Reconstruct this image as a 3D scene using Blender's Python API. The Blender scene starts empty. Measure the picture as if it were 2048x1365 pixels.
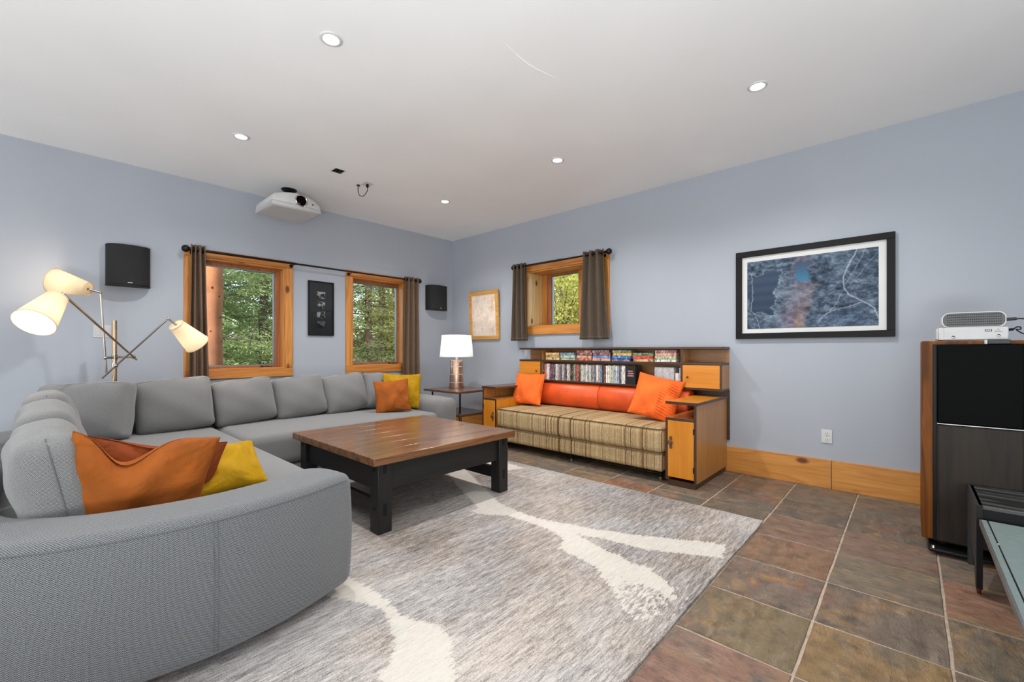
import bpy, math, random
import numpy as np
from mathutils import Vector, Matrix, Euler

C = bpy.context.scene.collection
SC = bpy.context.scene
PI = math.pi
R = math.radians

# ------------------------------------------------------------------ camera
cam_d = bpy.data.cameras.new('camera')
cam_d.sensor_width = 36.0
cam_d.lens = 15.223
cam_d.shift_y = 0.00903
cam_d.clip_start = 0.05
cam = bpy.data.objects.new('camera', cam_d)
C.objects.link(cam)
cam.location = (5.0988, -4.2162, 1.09)
cam.rotation_euler = (R(90), 0, R(42.588))
SC.camera = cam

# ------------------------------------------------------------------ world, sun, area lights, exposure
SC.view_settings.view_transform = 'Standard'
SC.view_settings.look = 'None'
SC.view_settings.gamma = 1.0
SC.view_settings.use_curve_mapping = False
SC.view_settings.exposure = 0.0
w = bpy.data.worlds.new('sky')
SC.world = w
w.use_nodes = True
nt = w.node_tree
nt.nodes.clear()
wo = nt.nodes.new('ShaderNodeOutputWorld')
bg = nt.nodes.new('ShaderNodeBackground')
sky = nt.nodes.new('ShaderNodeTexSky')
sky.sky_type = 'NISHITA'
sky.sun_disc = False
sky.sun_elevation = R(40)
sky.sun_rotation = R(130)
sky.air_density = 1.0
sky.dust_density = 2.0
bg.inputs['Strength'].default_value = 0.55
nt.links.new(sky.outputs[0], bg.inputs['Color'])
nt.links.new(bg.outputs[0], wo.inputs['Surface'])

def light(kind, name, loc, energy, col=(1, 1, 1), rot=None, **kw):
    d = bpy.data.lights.new(name, kind)
    d.energy = energy
    d.color = col
    for k, v in kw.items():
        setattr(d, k, v)
    o = bpy.data.objects.new(name, d)
    o.location = loc
    if rot:
        o.rotation_euler = rot
    C.objects.link(o)
    return o

def aim(o, tgt):
    o.rotation_euler = (Vector(tgt) - o.location).to_track_quat('-Z', 'Y').to_euler()

sun = light('SUN', 'sun', (1.5, -6.5, 6.5), 4.6, (1.0, 0.95, 0.86), angle=R(1.5))
aim(sun, (0, 0, 0))
# added fills for even room light; rear one stands for daylight from the left
a1 = light('AREA', 'rear_daylight_fill', (2.0, -6.45, 1.35), 54, (0.97, 0.985, 1.0), shape='RECTANGLE', size=4.2, size_y=2.2)
aim(a1, (2.4, 0, 1.35))
a2 = light('AREA', 'side_fill', (6.85, -3.2, 1.35), 30, (1.0, 0.985, 0.965), shape='RECTANGLE', size=3.6, size_y=2.2)  # fill lamp added to light the left wall
aim(a2, (0, -3.2, 1.35))
# upward fill lamp, added to brighten the ceiling
a3 = light('AREA', 'ceiling_fill', (5.5, -5.2, 0.55), 140, (0.91, 0.98, 1.0), shape='DISK', size=1.2)
aim(a3, (5.0, -4.7, 2.74))

# ------------------------------------------------------------------ colour and material helpers
def lin(c):
    out = []
    for x in c[:3]:
        x = x / 255.0
        out.append(x / 12.92 if x <= 0.04045 else ((x + 0.055) / 1.055) ** 2.4)
    return (out[0], out[1], out[2], 1.0)

class NT:
    def __init__(s, name):
        s.m = bpy.data.materials.new(name)
        s.m.use_nodes = True
        s.t = s.m.node_tree
        s.t.nodes.clear()
        s.out = s.n('ShaderNodeOutputMaterial')
        s.b = s.n('ShaderNodeBsdfPrincipled')
        s.l(s.b.outputs[0], s.out.inputs[0])
    def n(s, typ, **kw):
        x = s.t.nodes.new(typ)
        for k, v in kw.items():
            setattr(x, k, v)
        return x
    def l(s, a, b):
        s.t.links.new(a, b)
    def set(s, **kw):
        for k, v in kw.items():
            s.b.inputs[k.replace('_', ' ')].default_value = v
    def coord(s, which='Object', scale=(1, 1, 1), rand=False):
        tc = s.n('ShaderNodeTexCoord')
        mp = s.n('ShaderNodeMapping')
        mp.inputs['Scale'].default_value = scale
        s.l(tc.outputs[which], mp.inputs['Vector'])
        if rand:
            oi = s.n('ShaderNodeObjectInfo')
            sc = s.n('ShaderNodeVectorMath', operation='SCALE')
            cx = s.n('ShaderNodeCombineXYZ')
            s.l(oi.outputs['Random'], cx.inputs[0]); s.l(oi.outputs['Random'], cx.inputs[1]); s.l(oi.outputs['Random'], cx.inputs[2])
            s.l(cx.outputs[0], sc.inputs[0]); sc.inputs['Scale'].default_value = 53.0
            ad = s.n('ShaderNodeVectorMath', operation='ADD')
            s.l(mp.outputs[0], ad.inputs[0]); s.l(sc.outputs[0], ad.inputs[1])
            return ad.outputs[0]
        return mp.outputs[0]
    def noise(s, vec, scale, detail=3, rough=0.55, dist=0.0):
        x = s.n('ShaderNodeTexNoise')
        x.inputs['Scale'].default_value = scale
        x.inputs['Detail'].default_value = detail
        x.inputs['Roughness'].default_value = rough
        x.inputs['Distortion'].default_value = dist
        s.l(vec, x.inputs['Vector'])
        return x.outputs['Fac']
    def ramp(s, fac, stops, interp='LINEAR'):
        x = s.n('ShaderNodeValToRGB')
        x.color_ramp.interpolation = interp
        e = x.color_ramp.elements
        while len(e) < len(stops):
            e.new(0.5)
        for i, (p, c) in enumerate(stops):
            e[i].position = p
            e[i].color = c if len(c) == 4 else lin(c)
        s.l(fac, x.inputs[0])
        return x.outputs['Color']
    def mix(s, fac, a, b, blend='MIX'):
        x = s.n('ShaderNodeMix', data_type='RGBA', blend_type=blend)
        if isinstance(fac, (int, float)):
            x.inputs[0].default_value = fac
        else:
            s.l(fac, x.inputs[0])
        for v, i in ((a, 6), (b, 7)):
            if isinstance(v, tuple):
                x.inputs[i].default_value = v if len(v) == 4 else lin(v)
            else:
                s.l(v, x.inputs[i])
        return x.outputs[2]
    def math(s, op, a, b=0.5, clamp=False):
        x = s.n('ShaderNodeMath', operation=op)
        x.use_clamp = clamp
        for v, i in ((a, 0), (b, 1)):
            if isinstance(v, (int, float)):
                x.inputs[i].default_value = v
            else:
                s.l(v, x.inputs[i])
        return x.outputs[0]
    def bump(s, h, strength=0.3, dist=0.01):
        x = s.n('ShaderNodeBump')
        x.inputs['Strength'].default_value = strength
        x.inputs['Distance'].default_value = dist
        s.l(h, x.inputs['Height'])
        s.l(x.outputs[0], s.b.inputs['Normal'])
    def base(s, c):
        if isinstance(c, tuple):
            s.b.inputs['Base Color'].default_value = c if len(c) == 4 else lin(c)
        else:
            s.l(c, s.b.inputs['Base Color'])

def plain(name, col, rough=0.5, metal=0.0, var=0.06, vscale=6, bump=0.0, bscale=120, coat=0.0, spec=None):
    m = NT(name)
    v = m.coord()
    lo = tuple(max(0, x * (1 - var)) for x in col)
    hi = tuple(min(255, x * (1 + var)) for x in col)
    m.base(m.ramp(m.noise(v, vscale), [(0.3, lo), (0.7, hi)]))
    m.set(Roughness=rough, Metallic=metal)
    m.b.inputs['Coat Weight'].default_value = coat
    if spec is not None:
        m.b.inputs['Specular IOR Level'].default_value = spec
    if bump:
        m.bump(m.noise(v, bscale, 2), bump, 0.004)
    return m.m

def wood(name, dark, light, axis=0, rough=0.4, fine=40.0, coat=0.0, knots=None, ring=0.55, bump=0.05, rand=True, spec=None):
    m = NT(name)
    sc = [6.0, 6.0, 6.0]
    sc[axis] = 0.55
    v = m.coord(scale=tuple(sc), rand=rand)
    n1 = m.noise(v, 1.3, 3, 0.5, 0.8)
    sc2 = [fine] * 3
    sc2[axis] = 2.0
    v2 = m.coord(scale=tuple(sc2), rand=rand)
    n2 = m.noise(v2, 1.0, 3, 0.6)
    w1 = m.math('SINE', m.math('MULTIPLY', n1, 38.0))
    f = m.math('ADD', m.math('MULTIPLY', w1, 0.16 * ring), m.math('ADD', m.math('MULTIPLY', n2, 0.55), m.math('MULTIPLY', n1, 0.45)))
    col = m.ramp(f, [(0.28, dark), (0.72, light)])
    if knots:
        sk = [3.2, 3.2, 3.2]
        sk[axis] = 1.7
        vk = m.coord(scale=tuple(sk), rand=rand)
        vo = m.n('ShaderNodeTexVoronoi')
        vo.inputs['Scale'].default_value = knots * 1.7
        m.l(vk, vo.inputs['Vector'])
        kf = m.ramp(vo.outputs['Distance'], [(0.06, (255, 255, 255)), (0.13, (0, 0, 0))])
        col = m.mix(kf, col, (105, 52, 18))
    m.base(col)
    m.set(Roughness=rough)
    m.b.inputs['Coat Weight'].default_value = coat
    m.b.inputs['Coat Roughness'].default_value = 0.15
    if spec is not None:
        m.b.inputs['Specular IOR Level'].default_value = spec
    if bump:
        m.bump(f, bump, 0.004)
    return m.m

MAT = {}
# painted surfaces
def wall_paint(name, col):
    m = NT(name)
    v = m.coord()
    m.base(m.ramp(m.noise(v, 0.9, 2), [(0.3, tuple(x * 0.985 for x in col)), (0.7, tuple(min(255, x * 1.015) for x in col))]))
    m.set(Roughness=0.62)
    m.b.inputs['Specular IOR Level'].default_value = 0.3
    m.bump(m.noise(v, 180, 2), 0.05, 0.003)
    return m.m
MAT['wall'] = wall_paint('wall_paint_blue_grey', (168, 173, 182))
MAT['wall_back'] = wall_paint('wall_paint_unseen', (176, 180, 188))
MAT['ceiling'] = wall_paint('ceiling_paint_white', (240, 240, 240))
MAT['grout'] = plain('grout', (172, 154, 136), 0.9, var=0.1, vscale=30, bump=0.2)
# slate tiles: object colour sets the stone, noises add second tone, veins and clefts
def slate():
    m = NT('slate')
    v = m.coord(rand=True)
    oi = m.n('ShaderNodeObjectInfo')
    n1 = m.noise(v, 5.0, 5, 0.65, 0.35)
    n2 = m.noise(v, 14, 5, 0.72, 0.2)
    vs = m.coord(scale=(26, 9, 20), rand=True)
    n3 = m.noise(vs, 1.0, 5, 0.72, 0.4)
    oc = m.mix(0.10, oi.outputs['Color'], (104, 92, 80))
    alt = m.ramp(m.noise(v, 3.0, 3, 0.6, 0.8), [(0.34, (104, 106, 98)), (0.44, (158, 124, 86)), (0.52, (122, 110, 100)), (0.62, (158, 108, 84)), (0.70, (186, 148, 80))])
    c = m.mix(m.ramp(n1, [(0.46, (0, 0, 0)), (0.60, (225, 225, 225))]), oc, alt)
    c = m.mix(m.ramp(n2, [(0.36, (190, 190, 190)), (0.53, (0, 0, 0))]), c, (74, 65, 58))
    c = m.mix(m.ramp(n3, [(0.55, (0, 0, 0)), (0.68, (150, 150, 150))]), c, (190, 168, 142))
    m.base(c)
    m.set(Roughness=0.40)
    m.b.inputs['Specular IOR Level'].default_value = 0.4
    sc = m.coord(scale=(9, 3.5, 6), rand=True)
    cl = m.noise(sc, 1.6, 7, 0.7, 0.6)
    m.bump(m.math('ADD', cl, m.math('MULTIPLY', n3, 0.5)), 0.9, 0.028)
    return m.m
MAT['slate'] = slate()
# pine trim
MAT['pine_h'] = wood('pine_along_x', (172, 100, 40), (214, 146, 70), 0, 0.38, knots=0.8, coat=0.15)
MAT['pine_y'] = wood('pine_along_y', (172, 100, 40), (214, 146, 70), 1, 0.38, knots=0.8, coat=0.15)
MAT['pine_v'] = wood('pine_upright', (174, 104, 42), (216, 150, 74), 2, 0.38, knots=0.8, coat=0.15)
MAT['pine_pale'] = wood('pale_pine_upright', (196, 160, 96), (226, 198, 140), 2, 0.35, knots=0.9, coat=0.2)
MAT['pine_base'] = wood('pine_baseboard', (186, 118, 48), (216, 154, 78), 0, 0.4, knots=0.75, coat=0.1)
MAT['sash'] = wood('sash_wood', (138, 80, 44), (174, 106, 62), 2, 0.35, coat=0.2)
MAT['screen_metal'] = plain('window_metal', (150, 150, 152), 0.35, 0.8)
MAT['bronze'] = plain('dark_bronze', (34, 28, 26), 0.35, 0.6)
# glass
def glass():
    m = NT('window_glass')
    m.t.nodes.remove(m.b)
    tr = m.n('ShaderNodeBsdfTransparent')
    tr.inputs[0].default_value = (0.97, 0.98, 0.975, 1)
    gl = m.n('ShaderNodeBsdfGlossy')
    gl.inputs['Roughness'].default_value = 0.02
    fr = m.n('ShaderNodeFresnel')
    fr.inputs[0].default_value = 1.3
    mx = m.n('ShaderNodeMixShader')
    m.l(fr.outputs[0], mx.inputs[0]); m.l(tr.outputs[0], mx.inputs[1]); m.l(gl.outputs[0], mx.inputs[2])
    m.l(mx.outputs[0], m.out.inputs[0])
    return m.m
MAT['glass'] = glass()
# woven upholstery
def weave(name, dark, light, pitch=0.0072, strength=0.55, warm=None):
    m = NT(name)
    tc = m.n('ShaderNodeTexCoord')
    sep = m.n('ShaderNodeSeparateXYZ')
    m.l(tc.outputs['UV'], sep.inputs[0])
    k = 2 * PI / pitch
    wv = m.coord(which='UV')
    wob = m.noise(wv, 90, 2)
    a = m.math('SINE', m.math('ADD', m.math('MULTIPLY', sep.outputs[0], k), m.math('MULTIPLY', wob, 2.2)))
    b = m.math('SINE', m.math('ADD', m.math('MULTIPLY', sep.outputs[1], k * 1.25), m.math('MULTIPLY', wob, 2.2)))
    h = m.math('ADD', m.math('MULTIPLY', m.math('MULTIPLY', a, b), 0.5), 0.5)
    fl = m.noise(wv, 210, 4, 0.75)
    f = m.math('ADD', m.math('MULTIPLY', h, 0.55), m.math('MULTIPLY', fl, 0.45))
    m.base(m.ramp(f, [(0.26, dark), (0.76, light)]))
    m.set(Roughness=0.92)
    m.b.inputs['Specular IOR Level'].default_value = 0.15
    m.b.inputs['Sheen Weight'].default_value = 0.25
    m.bump(h, strength, 0.0022)
    return m.m
MAT['sofa'] = weave('grey_weave', (30, 31, 33), (146, 147, 149))
MAT['sofa_soft'] = weave('grey_cushion_weave', (40, 40, 41), (164, 163, 162), 0.0062, 0.5)
MAT['thread'] = plain('seam_thread', (92, 94, 97), 0.9)
def velvet(name, col, sheen=0.5, wr=0.12):
    m = NT(name)
    v = m.coord()
    n = m.noise(v, 7, 3, 0.55, 0.6)
    m.base(m.ramp(n, [(0.3, tuple(x * 0.88 for x in col)), (0.7, tuple(min(255, x * 1.06) for x in col))]))
    m.set(Roughness=0.8)
    m.b.inputs['Sheen Weight'].default_value = sheen
    m.b.inputs['Sheen Roughness'].default_value = 0.35
    m.b.inputs['Sheen Tint'].default_value = lin(tuple(min(255, x * 1.2 + 20) for x in col))
    m.b.inputs['Specular IOR Level'].default_value = 0.2
    m.bump(m.noise(v, 9, 3, 0.5, 1.2), wr, 0.05)
    return m.m
MAT['velvet_orange'] = velvet('burnt_orange_velvet', (150, 79, 25), 0.25, 0.25)
MAT['velvet_rust'] = velvet('rust_velvet', (132, 62, 25), 0.3, 0.25)
MAT['velvet_mustard'] = velvet('mustard_velvet', (172, 130, 6), 0.25, 0.2)
MAT['cotton_orange'] = velvet('bright_orange_cotton', (246, 108, 42), 0.15, 0.06)
MAT['leather'] = plain('orange_leather', (220, 84, 34), 0.36, var=0.08, vscale=5, bump=0.1, bscale=90)
def stripes():
    m = NT('striped_upholstery')
    tc = m.n('ShaderNodeTexCoord')
    sep = m.n('ShaderNodeSeparateXYZ')
    m.l(tc.outputs['Object'], sep.inputs[0])
    cmb = m.n('ShaderNodeCombineXYZ')
    m.l(sep.outputs[0], cmb.inputs[0])
    cmb.inputs[1].default_value = 0.0137; cmb.inputs[2].default_value = 0.0061
    n1 = m.noise(cmb.outputs[0], 92, 3, 0.75)
    v = m.coord(scale=(260, 60, 60))
    n2 = m.noise(v, 1.0, 2)
    f = m.math('ADD', m.math('MULTIPLY', n1, 0.86), m.math('MULTIPLY', n2, 0.14))
    m.base(m.ramp(f, [(0.38, (84, 62, 40)), (0.44, (128, 98, 64)), (0.48, (186, 160, 118)), (0.51, (148, 118, 78)), (0.55, (206, 184, 142)), (0.59, (118, 90, 58)), (0.65, (214, 194, 154))]))
    m.set(Roughness=0.85)
    m.b.inputs['Specular IOR Level'].default_value = 0.2
    m.bump(n2, 0.15, 0.003)
    return m.m
MAT['stripes'] = stripes()
# furniture woods
MAT['maple_v'] = wood('golden_birch_upright', (190, 112, 22), (214, 138, 36), 2, 0.32, coat=0.25, ring=0.35)
MAT['maple_h'] = wood('golden_birch_flat', (192, 116, 24), (218, 142, 40), 0, 0.32, coat=0.25, ring=0.35)
MAT['side_v'] = wood('brown_veneer_upright', (166, 110, 52), (190, 136, 72), 2, 0.36, coat=0.2, ring=0.4)
MAT['side_h'] = wood('brown_veneer_flat', (150, 98, 48), (176, 122, 66), 0, 0.36, coat=0.2, ring=0.4)
MAT['trim'] = wood('dark_walnut_edge', (52, 32, 20), (76, 48, 30), 0, 0.38, coat=0.15)
MAT['walnut'] = wood('walnut_top', (74, 50, 36), (104, 72, 52), 0, 0.33, coat=0.25)
MAT['oak'] = wood('oiled_oak', (82, 43, 8), (128, 72, 18), 2, 0.5, fine=70, coat=0.0, spec=0.2, ring=0.9)
MAT['table_top'] = wood('stained_plank', (84, 52, 30), (132, 90, 56), 1, 0.25, fine=55, coat=0.3, ring=0.6, bump=0.12)
MAT['table_base'] = wood('black_stained_wood', (26, 25, 25), (36, 35, 34), 2, 0.45, fine=60, coat=0.05, bump=0.08, spec=0.3)
MAT['table_rail_y'] = wood('black_stained_rail_y', (27, 26, 26), (38, 37, 36), 1, 0.45, fine=60, bump=0.08, spec=0.3)
MAT['table_rail_x'] = wood('black_stained_rail_x', (27, 26, 26), (38, 37, 36), 0, 0.45, fine=60, bump=0.08, spec=0.3)
MAT['black_oak'] = wood('black_open_grain_oak', (18, 18, 18), (74, 74, 72), 0, 0.5, fine=26, ring=1.6, bump=0.2)
MAT['black'] = plain('black_plastic', (20, 20, 21), 0.45, spec=0.2)
MAT['black_side'] = plain('satin_black_lacquer', (44, 45, 46), 0.5)
MAT['gloss_black'] = plain('gloss_black_grille', (4, 4, 4), 0.5, spec=0.06)
MAT['grille'] = wood('dark_brown_grille', (34, 27, 21), (50, 41, 33), 2, 0.5, fine=90, spec=0.25)
MAT['cloth_black'] = plain('black_speaker_cloth', (27, 27, 28), 0.85, bump=0.3, bscale=500)
MAT['chrome'] = plain('brushed_nickel', (196, 190, 182), 0.18, 1.0)
MAT['brass'] = plain('warm_nickel', (188, 166, 134), 0.22, 1.0)
MAT['lamp_base'] = plain('brushed_copper', (206, 172, 148), 0.34, 1.0)
MAT['copper'] = plain('copper_tip', (128, 70, 44), 0.35, 0.9)
MAT['white_plastic'] = plain('white_plastic', (192, 192, 191), 0.4, var=0.02)
MAT['offwhite'] = plain('white_trim', (206, 206, 204), 0.45, var=0.02)
MAT['grey_metal'] = plain('grey_vent', (88, 88, 88), 0.5, bump=0.4, bscale=160)
MAT['slate_paint'] = plain('grey_green_glass_top', (112, 126, 124), 0.6, var=0.04, vscale=40)
MAT['curtain'] = plain('brown_curtain', (104, 82, 64), 0.88, var=0.04, vscale=30, bump=0.05, bscale=400)
MAT['curtain_dark'] = plain('dark_brown_curtain', (82, 69, 55), 0.88, var=0.04, vscale=30, bump=0.05, bscale=400)
MAT['mat_white'] = plain('white_mat_board', (214, 214, 212), 0.8, var=0.01)
MAT['mat_black'] = plain('black_mat_board', (34, 34, 36), 0.7)
MAT['frame_black'] = plain('black_frame', (22, 21, 21), 0.5, spec=0.2)
MAT['gold'] = wood('gold_leaf_frame', (190, 136, 60), (222, 172, 96), 0, 0.35, coat=0.1)
MAT['white_lacquer'] = plain('white_lacquer', (232, 232, 230), 0.35, var=0.01)
def objcol(name, rough=0.35, speck=0.6, scale=(60, 60, 60)):
    m = NT(name)
    oi = m.n('ShaderNodeObjectInfo')
    v = m.coord(scale=scale, rand=True)
    n = m.noise(v, 1.0, 2, 0.7)
    lo = m.mix(1.0, oi.outputs['Color'], (96, 92, 92), 'MULTIPLY')
    hi = m.mix(0.45, oi.outputs['Color'], (236, 232, 226))
    c = m.mix(m.ramp(n, [(0.40, (0, 0, 0)), (0.47, (255, 255, 255))]), lo, oi.outputs['Color'])
    c = m.mix(m.ramp(n, [(0.56, (0, 0, 0)), (0.62, (255, 255, 255))]), c, hi)
    c = m.mix(1 - speck, c, oi.outputs['Color'])
    m.base(c)
    m.set(Roughness=rough)
    return m.m
MAT['case_up'] = objcol('disc_case_print', 0.3, 0.75, (120, 60, 34))
MAT['case_flat'] = objcol('tape_sleeve_print', 0.4, 0.75, (48, 60, 22))
MAT['case_plain'] = objcol('plain_case', 0.4, 0.45, (160, 60, 30))
def emis(name, col, s):
    m = NT(name)
    m.base((235, 235, 235))
    m.b.inputs['Emission Color'].default_value = lin(col)
    m.b.inputs['Emission Strength'].default_value = s
    return m.m
MAT['lamp_glow'] = emis('downlight_lens', (255, 252, 246), 9.0)
MAT['bulb'] = emis('warm_bulb', (255, 240, 214), 14.0)
def shade(name, col, trans):
    m = NT(name)
    m.t.nodes.remove(m.b)
    d = m.n('ShaderNodeBsdfDiffuse'); d.inputs[0].default_value = lin(col)
    t = m.n('ShaderNodeBsdfTranslucent'); t.inputs[0].default_value = lin(col)
    mx = m.n('ShaderNodeMixShader'); mx.inputs[0].default_value = trans
    m.l(d.outputs[0], mx.inputs[1]); m.l(t.outputs[0], mx.inputs[2]); m.l(mx.outputs[0], m.out.inputs[0])
    return m.m
MAT['shade_cream'] = shade('cream_linen_shade', (222, 204, 172), 0.09)
MAT['shade_white'] = shade('white_linen_shade', (240, 240, 240), 0.3)

# ------------------------------------------------------------------ mesh helpers
class MB:
    def __init__(s):
        s.v = []; s.f = []; s.uv = []
    def box(s, x0, x1, y0, y1, z0, z1, T=None):
        b = len(s.v)
        P = [(x0, y0, z0), (x1, y0, z0), (x1, y1, z0), (x0, y1, z0), (x0, y0, z1), (x1, y0, z1), (x1, y1, z1), (x0, y1, z1)]
        if T is not None:
            P = [tuple(T @ Vector(p)) for p in P]
        s.v += P
        for q in ((0, 3, 2, 1), (4, 5, 6, 7), (0, 1, 5, 4), (1, 2, 6, 5), (2, 3, 7, 6), (3, 0, 4, 7)):
            s.f.append(tuple(b + i for i in q)); s.uv.append(None)
        return s
    def grid(s, P, close_u=False, close_v=False, uv=None, flip=False):
        nu, nv = len(P), len(P[0])
        b = len(s.v)
        for row in P:
            for p in row:
                s.v.append(tuple(p))
        for i in range(nu if close_u else nu - 1):
            for j in range(nv if close_v else nv - 1):
                i2, j2 = (i + 1) % nu, (j + 1) % nv
                q = (b + i * nv + j, b + i2 * nv + j, b + i2 * nv + j2, b + i * nv + j2)
                u = None
                if uv is not None:
                    u = (uv(i, j), uv(i + 1, j), uv(i + 1, j + 1), uv(i, j + 1))
                if flip:
                    q = q[::-1]
                    u = u[::-1] if u else None
                s.f.append(q); s.uv.append(u)
        return s
    def poly(s, pts, flip=False):
        b = len(s.v)
        s.v += [tuple(p) for p in pts]
        q = tuple(range(b, b + len(pts)))
        s.f.append(q[::-1] if flip else q); s.uv.append(None)
        return s
    def tube(s, pts, r, n=8, caps=True, rs=None):
        pts = [Vector(p) for p in pts]
        rings = []
        up = Vector((0, 0, 1))
        prev = None
        for i, p in enumerate(pts):
            t = (pts[min(i + 1, len(pts) - 1)] - pts[max(i - 1, 0)]).normalized()
            if prev is None:
                a = t.cross(up)
                if a.length < 1e-3:
                    a = t.cross(Vector((1, 0, 0)))
            else:
                a = prev - t * prev.dot(t)
            a.normalize(); prev = a
            c = t.cross(a)
            rr = rs[i] if rs else r
            rings.append([p + (a * math.cos(2 * PI * k / n) + c * math.sin(2 * PI * k / n)) * rr for k in range(n)])
        s.grid(rings, close_v=True, flip=True)
        if caps:
            s.poly(rings[0]); s.poly(rings[-1], flip=True)
        return s
    def cyl(s, p0, p1, r0, r1=None, n=16, caps=True):
        return s.tube([p0, p1], r0, n, caps, rs=[r0, r0 if r1 is None else r1])
    def lathe(s, prof, o=(0, 0, 0), n=24, T=None):
        rings = []
        for k in range(n):
            a = 2 * PI * k / n
            row = [Vector((r * math.cos(a), r * math.sin(a), z)) for r, z in prof]
            if T is not None:
                row = [T @ p for p in row]
            rings.append([p + Vector(o) for p in row])
        s.grid(rings, close_u=True)
        return s
    def prism(s, poly, axis, a0, a1):
        """poly: 2-D outline (counter-clockwise), extruded along the axis from a0 to a1."""
        def P(u, w_, a):
            return {0: (a, u, w_), 1: (u, a, w_), 2: (u, w_, a)}[axis]
        r0 = [P(u, w_, a0) for u, w_ in poly]; r1 = [P(u, w_, a1) for u, w_ in poly]
        s.grid([r0, r1], close_v=True)
        s.poly(r0); s.poly(r1, flip=True)
        return s
    def ball(s, c, r, n=12, m=8, sc=(1, 1, 1)):
        P = []
        for i in range(m + 1):
            t = PI * i / m
            P.append([(c[0] + r * sc[0] * math.sin(t) * math.cos(2 * PI * k / n), c[1] + r * sc[1] * math.sin(t) * math.sin(2 * PI * k / n), c[2] + r * sc[2] * math.cos(t)) for k in range(n)])
        return s.grid(P, close_v=True)

def world_of(o):
    p = Vector((0, 0, 0))
    while o is not None:
        p += o.location
        o = o.parent
    return p

def link_mesh(me, name, parent=None, loc=None):
    o = bpy.data.objects.new(name, me)
    C.objects.link(o)
    if parent is not None:
        o.parent = parent
    if loc is not None:
        o.location = loc
    return o

def obj(name, mb, mat, parent=None, loc=None, bevel=0.0, seg=2, smooth=35, solid=0.0, subd=0):
    """mesh from world coordinates; its local origin is the parent's (or loc)."""
    org = world_of(parent) if parent is not None else Vector(loc if loc is not None else (0, 0, 0))
    me = bpy.data.meshes.new(name)
    me.from_pydata([(v[0] - org.x, v[1] - org.y, v[2] - org.z) for v in mb.v], [], mb.f)
    if any(u is not None for u in mb.uv):
        ul = me.uv_layers.new(name='UVMap')
        flat = []
        for f, u in zip(mb.f, mb.uv):
            for k in range(len(f)):
                flat += list(u[k]) if u is not None else [0.0, 0.0]
        ul.data.foreach_set('uv', flat)
    me.validate(clean_customdata=False)
    if smooth:
        me.shade_smooth()
        me.set_sharp_from_angle(angle=R(smooth))
    me.materials.append(mat)
    o = link_mesh(me, name, parent, None if parent is not None else org)
    if subd:
        md = o.modifiers.new('sub', 'SUBSURF'); md.levels = subd; md.render_levels = subd
    if solid:
        md = o.modifiers.new('solid', 'SOLIDIFY'); md.thickness = solid; md.offset = 0
    if bevel:
        md = o.modifiers.new('edge', 'BEVEL'); md.width = bevel; md.segments = seg; md.limit_method = 'ANGLE'; md.angle_limit = R(40)
        md.harden_normals = False
    return o

def bx(name, x0, x1, y0, y1, z0, z1, mat, parent=None, bevel=0.003, loc=None, seg=2):
    return obj(name, MB().box(x0, x1, y0, y1, z0, z1), mat, parent, loc, bevel, seg)

def tag(o, label, cat, group=None, kind=None):
    o['label'] = label
    o['category'] = cat
    if group:
        o['group'] = group
    if kind:
        o['kind'] = kind
    return o

def thing(name, label, cat, loc, group=None):
    o = bpy.data.objects.new(name, None)
    o.empty_display_size = 0.1
    C.objects.link(o)
    o.location = loc
    return tag(o, label, cat, group)

def structure(o, label=None):
    o['kind'] = 'structure'
    if label:
        o['label'] = label
    return o

def empty_structure(name, loc, label=None):
    o = bpy.data.objects.new(name, None)
    C.objects.link(o)
    o.location = loc
    return structure(o, label)

def roundcube(mb, c, size, r, n=8, puff=(0, 0, 0), T=None, wob=0.0, seed=0):
    """box with rounded edges and crowned faces; UVs in metres."""
    rnd = random.Random(seed)
    ph = [rnd.uniform(0, 6) for _ in range(6)]
    hx, hy, hz = [d / 2 for d in size]
    H = (hx, hy, hz)
    inner = [max(h - r, 1e-4) for h in H]
    def axis_samples(h, inn):
        a = [-h + r * (1 - math.cos(t * PI / 8)) for t in range(0, 5)]
        mid = [-inn + 2 * inn * k / n for k in range(1, n)]
        return a + mid + [-x for x in a[::-1]]
    def fix(p):
        q = [max(-inner[i], min(inner[i], p[i])) for i in range(3)]
        d = Vector([p[i] - q[i] for i in range(3)])
        if d.length > 1e-9:
            d = d.normalized() * r
        x, y, z = [q[i] + d[i] for i in range(3)]
        u, v_, w_ = x / hx, y / hy, z / hz
        ox = puff[0] * u * (1 - v_ * v_) * (1 - w_ * w_)
        oy = puff[1] * v_ * (1 - u * u) * (1 - w_ * w_)
        oz = puff[2] * w_ * (1 - u * u) * (1 - v_ * v_)
        if wob:
            oy += wob * math.sin(5 * u + ph[0] + 2 * w_) * math.sin(4 * w_ + ph[1])
            oz += wob * math.sin(6 * u + ph[2]) * (0.5 + 0.5 * w_)
        p2 = Vector((x + ox, y + oy, z + oz))
        if T is not None:
            p2 = T @ p2
        return p2 + Vector(c)
    S = [axis_samples(H[i], inner[i]) for i in range(3)]
    for ax in range(3):
        i, j = [(1, 2), (2, 0), (0, 1)][ax]
        for sg in (-1, 1):
            P = []
            for a in S[i]:
                row = []
                for b in S[j]:
                    p = [0, 0, 0]
                    p[ax] = sg * H[ax]; p[i] = a; p[j] = b
                    row.append(fix(p))
                P.append(row)
            Si, Sj = S[i], S[j]
            mb.grid(P, uv=lambda a, b, Si=Si, Sj=Sj: (Si[a], Sj[b]), flip=(sg < 0))
    return mb

def weld(o, d=0.0004):
    md = o.modifiers.new('weld', 'WELD'); md.merge_threshold = d
    # keep weld first
    while o.modifiers[0].name != md.name:
        i = list(o.modifiers).index(md)
        o.modifiers.move(i, i - 1)
    return o

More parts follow.
